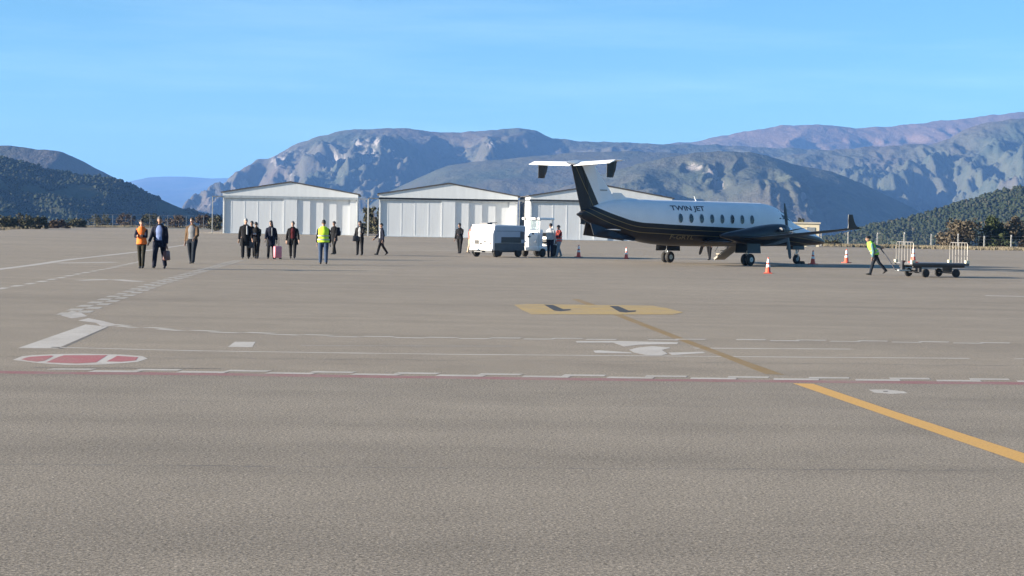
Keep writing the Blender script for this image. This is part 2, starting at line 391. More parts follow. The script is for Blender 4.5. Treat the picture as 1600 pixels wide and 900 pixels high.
# white arrow symbol painted between the road lines
ar = empty('painted_arrow', parent=apron)
for pl in ([(983, 546.6), (998, 543), (1018, 541), (1036, 542.2), (1048, 543.6), (1034, 547), (1043, 552.6), (1034, 555.6), (1010, 555.2), (990, 551)],
           [(927, 548.2), (936, 547.6), (985, 550.6), (988, 552.4), (930, 551.4)],
           [(1044, 551.2), (1098, 549.6), (1102, 551.6), (1050, 555)],
           [(900, 533.2), (955, 532.8), (1060, 535), (1058, 537.6), (1000, 538.6), (975, 541.6), (958, 535.6), (901, 535.4)]):
    flat('arrow_piece', orient([gp(*p)[:2] for p in pl]), P_WHITE2, ar, .007)
sheet('painted_spot', [(1357, 608.8), (1385, 608.6), (1412, 611.6), (1418, 614.3), (1392, 615.4), (1366, 613.4)], P_WHITE2)
sheet('spot_dot', [(1380, 611), (1387, 610.9), (1387, 612.4), (1380, 612.4)], P_TAR, apron, .008)
# transverse joints in the surface
for k, (ya, yb, yc, w) in enumerate(((725, 731.5, 735, .024), (556.5, 563, 571, .03), (452, 456, 468, .05), (622, 633, 640, .012))):
    pp = [(-40 + i * 28, np.interp(i * 28, [0, 800, 1600], [ya, yb, yc]) + random.Random(k * 99 + i).uniform(-.8, .8)) for i in range(62)]
    stripe('joint', path_pts(pp), w, P_TAR, apron, .0035, .7, 11 + k, 150)
# tyre scuffs on the apron
# ------------------------------------------------------------------ hills and mountains
def hill_mat(name, forest, forest2, scrub, rock, scrub_amt=.5, fs=.02):
    m, t, b = newmat(name); g = N(t, 'ShaderNodeNewGeometry'); pos = g.outputs['Position']
    at = N(t, 'ShaderNodeAttribute'); at.attribute_name = 'rock'
    c = mixc(t, ramp(t, noise(t, pos, fs, 6, .65), [(.40, 0.0), (.60, 1.0)]), forest, forest2)
    c = mixc(t, ramp(t, noise(t, pos, fs * .23, 6, .6, None, (900, 40, 7)), [(.5 - scrub_amt * .25, 0.0), (.78 - scrub_amt * .25, 1.0)]), c, scrub)
    rn = noise(t, pos, fs * 1.5, 8, .75, (1, 1, .45))
    sn = N(t, 'ShaderNodeSeparateXYZ'); t.links.new(g.outputs['True Normal'], sn.inputs[0])
    steep = math_(t, 'MULTIPLY', ramp(t, math_(t, 'SUBTRACT', 1.0, sn.outputs[2]), [(.20, 0.0), (.50, 1.0)]), .07)
    rf = math_(t, 'ADD', math_(t, 'ADD', math_(t, 'MULTIPLY', at.outputs['Fac'], .40), rn), steep)
    fac = ramp(t, rf, [(.80, 0.0), (.86, 1.0)])
    rc = mixc(t, 1.0, rock, ramp(t, noise(t, pos, fs * 2.2, 5, .7, (1, 1, .3)), [(.3, .55), (.7, 1.2)]), 'MULTIPLY')
    t.links.new(mixc(t, fac, c, rc), b.inputs['Base Color']); b.inputs['Roughness'].default_value = .95; b.inputs['Specular IOR Level'].default_value = .1
    bp = N(t, 'ShaderNodeBump'); bp.inputs['Strength'].default_value = .7; bp.inputs['Distance'].default_value = .13 / fs
    t.links.new(noise(t, pos, fs * 2.6, 4, .7), bp.inputs['Height']); t.links.new(bp.outputs['Normal'], b.inputs['Normal'])
    return m

def ridge(name, skyline, D, width, base, ncol, nrow, m_, amp=.16, lam=260., rough=1.0, rocks=(), seed=0, prof=1.25, back=.6, dist_tilt=0.0, crest=.05, skew=0.0, waves=None):
    """a range with its crest on a skyline traced in image pixels; rocks: (px, py, rx, ry, strength) cliff zones"""
    xs = np.array([p[0] for p in skyline], float); ys = np.array([p[1] for p in skyline], float)
    cx = np.linspace(xs[0], xs[-1], ncol); cy = np.interp(cx, xs, ys)
    k = np.exp(-np.linspace(-2, 2, 7) ** 2); k /= k.sum(); cy = np.convolve(np.pad(cy, 3, 'edge'), k, 'valid')
    Dc = np.full(ncol, float(D)) + dist_tilt * (cx - 800) / 800 * D
    crestp = np.array([atd(a, b_, d) for a, b_, d in zip(cx, cy, Dc)])
    nb = max(6, nrow // 5); tt = np.concatenate([-np.linspace(1, 0, nb, endpoint=False) ** 1.5, np.linspace(0, 1, nrow) ** 1.15])
    T, I = np.meshgrid(tt, np.arange(ncol), indexing='ij')
    Xc = crestp[I, 0]; Yc = crestp[I, 1]; Zc = crestp[I, 2]
    hgt = Zc - base; Wd = width * (.45 + .55 * hgt / hgt.max())
    Yw = np.where(T >= 0, Yc - Wd * T, Yc - Wd * back * T)
    Xw = Xc + skew * Wd * np.abs(T) + 0 * T
    Z = base + hgt * np.where(T >= 0, (1 - np.clip(T, 0, 1)) ** prof, (1 - np.abs(T)) ** 1.3)
    sx, sy = Xw / lam, Yw / (lam * 2.4)
    wx = fbm(Xw / lam * .7, Yw / lam * .7, seed + 3, 3) * .6
    spur = ridged(sx + wx, sy + wx * .4, seed + 11, 3, gain=.42) - 1.0
    mid = fbm(Xw / lam * 2.2, Yw / lam * 2.2, seed + 41, 6, gain=.62)
    env = np.clip(np.abs(T) * 3.2, crest, 1) * np.clip((1 - np.abs(T)) * 3, 0, 1)
    Z = Z + hgt.max() * amp * env * (spur * .66 + mid * .38 * rough)
    Z = Z + np.where(np.abs(T) < .04, hgt.max() * .012 * fbm(Xw / lam * 6, Yw / lam * 6, seed + 77, 4), 0)
    if waves:
        wv = np.interp(cx, [q[0] for q in waves], [q[1] for q in waves]); kk = np.exp(-np.linspace(-2, 2, 9) ** 2); kk /= kk.sum(); wv = np.convolve(np.pad(wv, 4, 'edge'), kk, 'valid')
        sh_ = (cx[1] - cx[0]); jj = np.clip(I + (wx * 9 + np.abs(T) * 14 / sh_ * 0).astype(int), 0, ncol - 1)
        Z = Z + wv[jj] * np.clip(T * 2.2, 0, 1) * np.clip((1 - T) * 2.2, 0, 1)
    # cliff zones stand out as broken, stepped rock
    P = np.stack([Xw, Yw, Z], -1); v = P - EYEP; zc = v @ AX_F
    PX = 800 + F_PX * (v @ AX_R) / zc; PY = 450 - F_PX * (v @ AX_U) / zc
    rk = np.zeros_like(Z)
    for (rx0, ry0, rx, ry, st) in rocks:
        rk = np.maximum(rk, st * np.exp(-(((PX - rx0) / rx) ** 2 + ((PY - ry0) / ry) ** 2)))
    cl = ridged(Xw / lam * 3.1 + wx, Yw / lam * 1.1, seed + 91, 5) - 1.0
    rke = rk * np.clip(np.abs(T) * 9, 0, 1)
    Yw = Yw - rke * hgt.max() * .16 * cl; Z = Z + rke * hgt.max() * .035 * cl
    nr = len(tt)
    idx = np.arange(nr * ncol).reshape(nr, ncol)
    f = np.stack([idx[:-1, :-1], idx[1:, :-1], idx[1:, 1:], idx[:-1, 1:]], -1).reshape(-1, 4)
    me = bpy.data.meshes.new(name); V = np.stack([Xw, Yw, Z], -1).reshape(-1, 3)
    me.vertices.add(len(V)); me.vertices.foreach_set('co', V.ravel())
    me.loops.add(f.size); me.loops.foreach_set('vertex_index', f.ravel().astype(np.int32))
    me.polygons.add(len(f)); me.polygons.foreach_set('loop_start', np.arange(0, f.size, 4, dtype=np.int32))
    me.polygons.foreach_set('use_smooth', np.ones(len(f), bool)); me.update(calc_edges=True); me.validate()
    a = me.attributes.new('rock', 'FLOAT', 'POINT'); a.data.foreach_set('value', rk.ravel().astype(np.float32))
    me.materials.append(m_)
    o = add(name, me); tag(o, kind='structure')
    if me.polygons[len(f) // 2].normal.z < 0: me.flip_normals()
    return o, np.stack([Xw, Yw, Z], -1), tt

MF = hill_mat('mountain_scrub', (.034, .044, .031), (.062, .066, .044), (.085, .068, .054), (.21, .185, .165), .5, .012)
MR = hill_mat('mountain_heath', (.040, .048, .030), (.07, .068, .042), (.105, .070, .053), (.17, .15, .135), .95, .010)
MN = hill_mat('wooded_hill', (.022, .036, .016), (.040, .052, .024), (.075, .07, .04), (.09, .08, .065), .25, .035)

far_sky = [(40, 300), (120, 292), (170, 288), (205, 283), (235, 277), (255, 275.5), (275, 276), (300, 277), (330, 279), (355, 278.5), (400, 282), (470, 290), (560, 300)]
ridge('far_mountain', far_sky, 13000, 3200, -60, 160, 46, MF, .14, 1500, 1.0, [(255, 283, 22, 5, .55), (282, 300, 20, 14, .5)], 5, 1.1)
main_sky = [(200, 366), (270, 346), (310, 322), (330, 306), (345, 293), (360, 283), (385, 266), (400, 250), (420, 247.5), (440, 236), (460, 226), (490, 213.5), (520, 206), (552, 200.5), (600, 199), (640, 199), (665, 203), (685, 207.5), (740, 204), (800, 200.5), (820, 200.5), (840, 205), (865, 214), (890, 218), (960, 221.5), (1010, 224.5), (1100, 226), (1250, 232), (1400, 240)]
ridge('mountain', main_sky, 5200, 1300, -40, 520, 150, MF, .24, 260, 1.3,
      [(435, 250, 18, 12, .95), (448, 240, 14, 10, .8), (405, 275, 16, 12, .6), (375, 290, 22, 14, .75), (335, 315, 18, 14, .7), (470, 236, 12, 8, .6), (530, 250, 26, 18, .82), (565, 225, 22, 14, .75), (590, 222, 14, 10, .8), (575, 245, 30, 20, .7), (520, 270, 26, 14, .6), (550, 275, 20, 12, .7), (608, 275, 8, 14, .5), (612, 240, 12, 18, .5), (768, 228, 14, 9, .95), (725, 232, 10, 6, .7), (748, 246, 10, 4, .6), (455, 275, 14, 14, .6)], 21, 1.15, crest=.06, waves=[(300, 0), (380, 35), (420, -25), (455, 45), (485, -15), (525, 40), (548, 5), (612, 60), (705, -60), (765, 45), (800, -30), (860, 20), (1000, 0)])
ridge_r = [(900, 236), (1000, 228), (1060, 222), (1105, 218.5), (1130, 211), (1170, 203), (1215, 196.5), (1265, 193.5), (1300, 195.5), (1335, 199.5), (1380, 197), (1450, 190.5), (1500, 185.5), (1550, 178.5), (1600, 173), (1680, 163), (1780, 158), (1900, 165)]
ridge('mountain', ridge_r, 6800, 2100, -40, 300, 100, MR, .20, 420, 1.0,
      [(1350, 222, 60, 4, .5), (1420, 218, 40, 5, .5), (1500, 205, 40, 8, .4), (1250, 240, 60, 12, .3)], 33, 1.2, crest=.05)
# right-hand rocky spur climbing out of frame
spur_r = [(1190, 262), (1205, 246), (1250, 240), (1300, 233), (1350, 228), (1400, 226), (1450, 226), (1480, 218), (1500, 208), (1520, 200), (1545, 191), (1575, 187), (1600, 184), (1660, 176), (1800, 168), (1950, 172)]
ridge('mountain', spur_r, 4700, 1250, -40, 360, 140, MF, .28, 230, 1.3,
      [(1400, 240, 40, 10, 0.28), (1450, 245, 30, 18, 0.37), (1480, 235, 24, 14, 0.34), (1420, 290, 40, 16, 0.38), (1470, 295, 30, 16, 0.37), (1530, 285, 40, 20, 0.38), (1590, 205, 14, 14, 0.34), (1510, 205, 12, 8, 0.31), (1555, 290, 14, 8, 0.43), (1390, 265, 20, 12, 0.25)], 47, 1.1, crest=.05, waves=[(1200, 0), (1350, 20), (1400, -15), (1470, 35), (1500, 0), (1525, 45), (1597, -70), (1660, 30)])
mid_sky = [(560, 330), (600, 303), (640, 284), (680, 266), (700, 259), (762, 251), (800, 247), (840, 243), (900, 238), (960, 236), (1020, 238), (1100, 242), (1180, 250), (1300, 268)]
ridge('foothill', mid_sky, 4200, 1500, -40, 260, 80, hill_mat('foothill_scrub', (.042, .052, .032), (.068, .070, .042), (.066, .058, .040), (.20, .18, .155), .5, .014), .10, 330, .8, [(830, 268, 40, 6, .25)], 59, 1.5, crest=.04)
cliff_sky = [(800, 318), (860, 300), (910, 282), (960, 266), (1010, 253), (1040, 246), (1075, 240), (1100, 237.5), (1130, 236), (1150, 236.5), (1175, 238), (1200, 243), (1240, 256), (1300, 268), (1340, 284), (1375, 300), (1410, 317), (1440, 331), (1470, 344), (1500, 356), (1560, 372)]
ridge('mountain', cliff_sky, 3300, 620, -40, 360, 120, MF, .11, 210, 1.1,
      [(1085, 262, 26, 12, .9), (1112, 272, 20, 16, .95), (1125, 290, 16, 18, .9), (1148, 262, 8, 18, .7), (1055, 255, 14, 6, .6), (1195, 285, 6, 12, .85), (1212, 300, 5, 18, .8), (1250, 285, 6, 14, .9), (1257, 305, 6, 22, .8), (1270, 330, 8, 14, .6), (1160, 245, 8, 6, .5)], 71, 1.0, crest=.05, waves=[(900, 20), (1000, 15), (1060, -18), (1165, 22), (1190, 15), (1212, 25), (1245, -5), (1260, 10), (1310, -15), (1450, -40)])
backl = [(-160, 226), (-60, 224), (0, 227), (40, 230), (60, 233), (98, 237), (110, 242.5), (130, 252), (150, 263), (180, 278), (205, 291), (240, 310), (290, 335), (340, 350)]
ridge('hill', backl, 3000, 700, -40, 160, 60, MF, .10, 260, .8, (), 83, 1.25)
nearl = [(-200, 240), (-100, 238), (-40, 241), (0, 247.5), (30, 253), (50, 258), (75, 266), (110, 272), (150, 277.5), (175, 281), (190, 284), (215, 295), (240, 306), (265, 317), (290, 327), (310, 334), (340, 340.5), (380, 346), (430, 352), (500, 356)]
hl, HL, tl_ = ridge('hill', nearl, 1700, 640, -26, 240, 90, MN, .20, 150, 1.0, (), 97, 1.15)
nearr = [(1180, 384), (1260, 376), (1300, 368), (1340, 359), (1365, 352), (1400, 345.5), (1440, 336), (1480, 323.5), (1520, 311), (1560, 299), (1600, 292), (1660, 280), (1760, 268), (1900, 262)]
hr, HR, tr_ = ridge('hill', nearr, 1150, 520, -26, 220, 90, MN, .14, 110, 1.0, (), 113, 1.15)

# woods on the two near hills: thousands of small crowns, one mass
def woods(name, Gd, tts, n, sz, seed, m_, thr):
    rr = np.random.default_rng(seed); nr, nc = Gd.shape[:2]; lo = int(np.argmax(tts >= -.03))
    ico = bmesh.new(); bmesh.ops.create_icosphere(ico, subdivisions=1, radius=1.0); iv = np.array([v.co[:] for v in ico.verts]); itf = np.array([[v.index for v in f.verts] for f in ico.faces]); ico.free()
    a = rr.uniform(lo, nr - 1.01, n * 3); c_ = rr.uniform(0, nc - 1.01, n * 3)
    i, j = a.astype(int), c_.astype(int); fa, fc = (a - i)[:, None], (c_ - j)[:, None]
    P = (Gd[i, j] * (1 - fa) + Gd[i + 1, j] * fa) * (1 - fc) + (Gd[i, j + 1] * (1 - fa) + Gd[i + 1, j + 1] * fa) * fc
    dens = fbm(P[:, 0] / 60, P[:, 1] / 90, seed + 5, 4); P = P[dens > thr][:n]
    s = (.45 + .95 * rr.random(len(P)) ** 2.2) * sz * 1.15; sq = rr.uniform(.8, 1.35, len(P))
    jit = rr.uniform(.45, 1.25, (len(P), len(iv), 1))
    V = iv[None] * jit * s[:, None, None] * np.stack([np.ones_like(sq), np.ones_like(sq), sq], -1)[:, None, :] + P[:, None, :]
    V[:, :, 2] += (s * .55)[:, None]
    Fc = (itf[None] + (np.arange(len(P)) * len(iv))[:, None, None]).reshape(-1, 3)
    me = bpy.data.meshes.new(name); V = V.reshape(-1, 3)
    me.vertices.add(len(V)); me.vertices.foreach_set('co', V.ravel()); me.loops.add(Fc.size); me.loops.foreach_set('vertex_index', Fc.ravel().astype(np.int32))
    me.polygons.add(len(Fc)); me.polygons.foreach_set('loop_start', np.arange(0, Fc.size, 3, dtype=np.int32)); me.update(calc_edges=True)
    ca = me.attributes.new('tone', 'FLOAT', 'POINT'); ca.data.foreach_set('value', np.repeat(rr.uniform(0, 1, len(P)), len(iv)).astype(np.float32))
    me.materials.append(m_); return tag(add(name, me), kind='stuff')
m, t, b = newmat('woodland'); at = N(t, 'ShaderNodeAttribute'); at.attribute_name = 'tone'; g = N(t, 'ShaderNodeNewGeometry')
c = ramp(t, at.outputs['Fac'], [(0.0, (.019, .026, .014)), (.5, (.025, .032, .017)), (.85, (.033, .037, .021)), (1.0, (.050, .046, .030))])
c = mixc(t, 1.0, c, ramp(t, noise(t, g.outputs['Position'], .9, 4, .7), [(.3, .7), (.7, 1.25)]), 'MULTIPLY')
t.links.new(c, b.inputs['Base Color']); b.inputs['Roughness'].default_value = 1.0; b.inputs['Specular IOR Level'].default_value = .1
M_WOOD = m
tag(woods('woodland', HL, tl_, 24000, 1.6, 7, M_WOOD, -.2), 'dark evergreen wood covering the near hill on the left', 'woodland')
tag(woods('woodland', HR, tr_, 24000, 1.05, 8, M_WOOD, -.25), 'grey-green scrub wood covering the near hill on the right', 'woodland')

# ------------------------------------------------------------------ the air between
hz = MB().box((0, 9000, 260), (16000, 19800, 680)).build('haze', None)
m = bpy.data.materials.new('haze'); m.use_nodes = True; t = m.node_tree; t.nodes.clear()
o_ = N(t, 'ShaderNodeOutputMaterial'); pv = N(t, 'ShaderNodeVolumePrincipled'); t.links.new(pv.outputs['Volume'], o_.inputs['Volume'])
pv.inputs['Color'].default_value = (.20, .43, .92, 1); pv.inputs['Density'].default_value = HAZE = 7.2e-5; pv.inputs['Anisotropy'].default_value = .0
hz.data.materials.append(m); tag(hz, kind='stuff')
# ------------------------------------------------------------------ hangars
M_PANEL = mat('hangar_sheet', (.585, .60, .61), .5, 0, .05, 1.2, .0, vscale=(3, 3, .25))
M_GABLE = mat('hangar_gable', (.62, .635, .635), .5, 0, .05, .8, vscale=(2, 2, .4))
M_ROOFD = mat('roof_edge', (.055, .05, .05), .6, 0, .2)
M_STEEL = mat('galvanised', (.42, .44, .45), .45, .6, .12, 3)
M_GALV = mat('galvanised_dull', (.16, .17, .18), .6, .2, .12, 3)
HW, HE, HA, HD = 8.42, 5.15, 6.62, 15.0
def make_hangar():
    h = empty('hangar')
    b_ = MB()                                        # side walls, back wall, front piers
    b_.box((-HW + .1, HD / 2, HE / 2), (.2, HD, HE)); b_.box((HW - .1, HD / 2, HE / 2), (.2, HD, HE)); b_.box((0, HD - .1, HE / 2), (2 * HW - .44, .2, HE))
    b_.build('wall', M_PANEL, h)
    for sx in (-1, 1): MB().box((sx * (HW - .62), .03, 2.28), (.80, .3, 4.56)).build('pier', M_PANEL, h)
    MB().xzprism([(-HW, 4.75), (HW, 4.75), (HW, HE - .02), (0, HA - .12), (-HW, HE - .02)], -.40, -.30).build('gable', M_GABLE, h)
    MB().xzprism([(-HW + .3, 4.78), (HW - .3, 4.78), (HW - .3, HE - .08), (0, HA - .2), (-HW + .3, HE - .08)], HD - .3, HD - .22).build('gable', M_GABLE, h)
    hb = MB().box((0, -.16, 4.62), (2 * HW + .1, .46, .2)).box((0, -.345, 4.60), (2 * HW + .1, .09, .30)).build('door_header', M_STEEL, h)
    rf = MB()
    for sx in (-1, 1):
        rf.xzprism([(0, HA - .10), (sx * (HW + .25), HE - .08), (sx * (HW + .25), HE + .06), (0, HA + .05)], -.52, HD + .3)
    rf.build('roof', M_ROOFD, h)
    for sx in (-1, 1): MB().tube([(sx * (HW - .16), -.20, 4.48), (sx * (HW - .16), -.20, .1)], .05, 8).build('downpipe', M_STEEL, h)
    pw = (2 * HW - 2.1) / 9.0
    pm = MB(); pm.box((0, 0, 2.22), (pw + .06, .07, 4.40)).box((-pw / 2 + .05, -.040, 2.22), (.08, .012, 4.36)).box((pw / 2 - .05, -.040, 2.22), (.08, .012, 4.36)).box((0, -.038, .13), (pw - .18, .010, .2)).box((0, -.038, 4.3), (pw - .18, .010, .16))
    pmesh = pm.mesh('door_panel', M_PANEL)
    # leaves run on stepped tracks: the middle leaf stands foremost
    depth = [.04, .02, .0, -.02, -.14, -.04, .06, .16, .26]
    for i in range(9):
        o = add('door_panel', pmesh, h); o.location = (-HW + 1.05 + pw * (i + .5), -.14 + depth[i], .02)
    MB().box((0, .1, .015), (2 * HW - 1.2, 1.1, .03)).build('door_track', M_STEEL, h)
    for sx in (-1, 1):                               # track outriggers beyond the side walls
        q = MB(); q.box((sx * (HW + .68), -.36, 4.60), (1.3, .16, .12)).tube([(sx * (HW + 1.25), -.36, 4.56), (sx * (HW + 1.25), -.36, 0)], .06, 8)
        q.tube([(sx * (HW + 1.25), -.36, 3.9), (sx * (HW + .7), -.36, 4.55)], .035, 6)
        q.build('track_outrigger', M_GALV, h)
    MB().box((0, HD / 2, -.02), (2 * HW - .5, HD - .5, .05)).build('floor_slab', mat('slab', (.3, .29, .27), .9), h)
    return h
HA_R = R(4.3)
h1 = make_hangar()
for o_, px, d_, lab in ((h1, 453.5, 225, 'pale grey sheet-metal hangar furthest left, behind the walking passengers'),
                        (None, 700, 218, 'pale grey gabled hangar in the middle, behind the lone man in black'),
                        (None, 938, 212, 'pale grey hangar partly hidden behind the aircraft tail')):
    o_ = o_ or copy_tree(h1)
    p = gp(px, 350 + (px - 800) * math.tan(ROLL) + F_PX * EYE / d_)
    o_.location = (p[0], p[1], 0); o_.rotation_euler.z = HA_R; tag(o_, lab, 'hangar', 'row of hangars')

# ------------------------------------------------------------------ fence, hut, shrubs at the edge of the airfield
M_CONC = mat('concrete_post', (.30, .295, .28), .85, 0, .12, 5)
fence = tag(empty('fence'), 'low wire fence on pale concrete posts along the grassy edge at right', 'fence')
pmesh = MB().box((0, 0, .78), (.13, .13, 1.56), taper=.85).box((0, -.09, 1.62), (.10, .30, .10), rx=.5).mesh('post', M_CONC)
pxs = [1160, 1200, 1240, 1283, 1325, 1371, 1413, 1455, 1497, 1538, 1580, 1622, 1664, 1706]
fp = []
for i, px in enumerate(pxs):
    p = atd(px, 370, 195.5); p[2] = ground_z(p[0], p[1]) ; fp.append(p)
    o = add('post', pmesh, fence); o.location = (p[0], p[1], p[2] - .1); o.rotation_euler.z = random.Random(i).uniform(-.1, .1); o.scale = (1, 1, random.Random(i + 40).uniform(.92, 1.08))
M_WIRE = mat('fence_wire', (.30, .30, .29), .5, .7)
for zz in (.35, .75, 1.12, 1.48):
    MB().tube([(p[0], p[1] - .075, p[2] + zz) for p in fp], .008, 4).build('wire', M_WIRE, fence)
fl = tag(empty('fence'), 'thin wire fence on slim posts behind the walkers, left of the hangars', 'fence')
fpl = []
pm2 = MB().tube([(0, 0, 0), (0, 0, 2.3)], .03, 6).mesh('post', M_GALV)
for i, px in enumerate((120, 147, 176, 205, 234, 262, 291, 318)):
    p = atd(px, 352, 296); fpl.append(p); o = add('post', pm2, fl); o.location = (p[0], p[1], ground_z(p[0], p[1]) - .05)
for zz in (.7, 1.4, 2.2): MB().tube([(p[0], p[1] - .05, zz) for p in fpl], .01, 4).build('wire', M_WIRE, fl)

hut = empty('service_hut', tuple(gp(1251, 385.2)), R(-6)); tag(hut, 'flat-roofed beige hut behind the propeller and nose', 'hut')
M_HUT = mat('hut_render', (.50, .44, .32), .9, 0, .1, 2)
MB().box((0, 1.6, 1.17), (3.7, 3.0, 2.34)).build('wall', M_HUT, hut)
MB().box((0, 1.6, 2.42), (3.95, 3.3, .16)).build('roof', mat('hut_roof', (.36, .33, .27), .9), hut)
MB().box((1.0, .08, 1.0), (.8, .06, 1.95)).build('door', mat('hut_door', (.16, .18, .2), .5), hut)
MB().box((-.8, .08, 1.45), (.9, .06, .7)).build('window', mat('hut_glass', (.03, .04, .05), .15), hut)

def leaf_mat(name, c1, c2, c3):
    if name in MATS: return MATS[name]
    m, t, b = newmat(name); oi = N(t, 'ShaderNodeNewGeometry')
    c = ramp(t, oi.outputs['Random Per Island'], [(0.0, c1), (.5, c2), (1.0, c3)])
    c = mixc(t, 1.0, c, ramp(t, noise(t, oi.outputs['Position'], 1.4, 3), [(.3, .6), (.7, 1.3)]), 'MULTIPLY')
    t.links.new(c, b.inputs['Base Color']); b.inputs['Roughness'].default_value = .8; b.inputs['Specular IOR Level'].default_value = .2
    return m
LM = {'green': leaf_mat('leaf_green', (.014, .024, .009), (.028, .040, .014), (.055, .062, .022)),
      'brown': leaf_mat('leaf_brown', (.045, .036, .023), (.085, .068, .044), (.14, .112, .076)),
      'olive': leaf_mat('leaf_olive', (.032, .034, .017), (.062, .06, .030), (.11, .096, .055)),
      'rust': leaf_mat('leaf_rust', (.030, .022, .014), (.06, .040, .023), (.10, .066, .038))}
M_BARK = mat('bark', (.10, .075, .055), .95, 0, .3, 4, .5)
def shrub(name, label, cat, loc, w, h, kind, seed, n=1500, leaf=.16, group=None, trunk=.12, conic=0.0, low=.1):
    rr = random.Random(seed); root = empty(name, tuple(loc)); tag(root, label, cat, group)
    tb = MB(); tips = []
    for k in range(7):
        a = rr.uniform(0, 6.28); tip = Vector((math.cos(a) * w * .34 * rr.uniform(.3, 1), math.sin(a) * w * .34 * rr.uniform(.3, 1), h * rr.uniform(.55, .92)))
        md = tip * .5 + Vector((rr.uniform(-.1, .1), rr.uniform(-.1, .1), 0)) * w * .3
        tb.tube([(0, 0, -.1), tuple(md * .45), tuple(md), tuple(tip)], [trunk, trunk * .75, trunk * .45, trunk * .12], 6); tips.append(tip)
    tb.build('trunk', M_BARK, root, True)
    cl = []
    for k in range(26):
        z = rr.uniform(low, .97); rad = .5 * w * ((1 - z) ** .6 * conic + (1 - conic) * math.sqrt(max(.06, 1 - ((z - .45) / .6) ** 2))); a = rr.uniform(0, 6.28); q = math.sqrt(rr.random()) * rad * .85
        cl.append((Vector((math.cos(a) * q, math.sin(a) * q, z * h)), rr.uniform(.10, .24) * w * (1.15 - .5 * z)))
    lb = MB(); v, f = [], []
    for k in range(n):
        c_, s_ = rr.choice(cl); d = Vector((rr.gauss(0, 1), rr.gauss(0, 1), rr.gauss(0, .8))).normalized() * s_ * rr.random() ** .4
        p = c_ + d
        if p.z < .02: p.z = .05
        a1 = Vector((rr.gauss(0, 1), rr.gauss(0, 1), rr.gauss(0, 1))).normalized(); a2 = a1.cross(Vector((rr.gauss(0, 1), rr.gauss(0, 1), rr.gauss(0, 1)))).normalized()
        l = leaf * rr.uniform(.6, 1.4); i = len(v)
        v += [tuple(p - a1 * l), tuple(p + a2 * l * .5), tuple(p + a1 * l), tuple(p - a2 * l * .5)]; f.append((i, i + 1, i + 2, i + 3))
    lb.raw(v, f); lb.build('crown', LM[kind], root, fix=False); return root
def gz(px, py, D):
    p = atd(px, py, D); return (p[0], p[1], float(ground_z(p[0], p[1])))
SHR = 'shrubs along the edge of the airfield'
shrub('bush', 'bare brown bush behind the far end of the baggage cart', 'bush', gz(1505, 386, 200), 5.6, 2.9, 'brown', 1, 2600, .17, SHR)
shrub('bush', 'small grey-brown bush just left of the bare brown bush', 'bush', gz(1476, 386, 201), 2.8, 1.7, 'brown', 21, 900, .15, SHR)
shrub('pine_tree', 'small dark green conical pine beyond the fence at right', 'tree', gz(1549, 386, 200.5), 4.4, 3.6, 'green', 2, 3000, .17, SHR, .14, .6, .02)
shrub('bush', 'dark green low bush at the foot of the small pine', 'bush', gz(1563, 387, 199), 3.2, 1.6, 'green', 22, 1100, .15, SHR)
shrub('tree', 'pale brown leafless tree at the right edge of the picture', 'tree', gz(1597, 387, 201), 4.8, 3.7, 'brown', 3, 2600, .17, SHR)
shrub('bush', 'rusty low bush on the ground at the right edge', 'bush', gz(1601, 389, 196), 1.6, 1.1, 'rust', 23, 500, .12, SHR)
shrub('bush', 'dark green hedge clump low between hut and orange cone', 'bush', gz(1302, 385, 198), 2.6, .55, 'olive', 24, 900, .10, SHR)
shrub('bush', 'yellow-green shrub showing above the hut roof', 'bush', gz(1251, 385, 205), 2.2, 3.1, 'olive', 25, 900, .14, SHR)
shrub('bush', 'large olive bush filling the gap between first and second hangar', 'bush', gz(577, 366, 262), 3.6, 3.6, 'olive', 4, 2200, .18, SHR)
shrub('bush', 'dark bush against the left wall of the middle hangar', 'bush', gz(588, 366, 258), 2.6, 3.9, 'olive', 5, 1600, .18, SHR)
shrub('bush', 'green bush tight against the left corner of the first hangar', 'bush', gz(337, 356, 268), 2.8, 2.2, 'olive', 6, 1300, .17, SHR)
for k, (px, D, w, h, kd, lab) in enumerate((
        (10, 236, 3.2, 1.5, 'olive', 'olive scrub bush at the extreme left edge'), (36, 240, 3.6, 1.9, 'olive', 'tallest pale-topped scrub bush at far left'),
        (62, 244, 2.8, 1.5, 'olive', 'round scrub bush third from the left edge'), (90, 262, 3.4, 1.1, 'rust', 'reddish low scrub fourth from the left edge'),
        (118, 290, 4.4, 1.2, 'olive', 'low spreading scrub bush at the right end of the left row'), (158, 345, 5.5, 3.2, 'olive', 'green bushes in the hollow left of the orange vest'),
        (196, 350, 5.0, 3.0, 'rust', 'rust-brown bush just left of the woman in orange vest'), (236, 350, 5, 2.4, 'olive', 'bush peeping between the orange vest and the navy coat'),
        (275, 345, 5.5, 2.2, 'rust', 'reddish brush between the navy coat and the brown jacket'), (318, 335, 4, 2.4, 'rust', 'brown bush right of the man in brown jacket'))):
    shrub('bush', lab, 'bush', gz(px, 352, D), w, h, kd, 60 + k, 1100, .17, SHR)
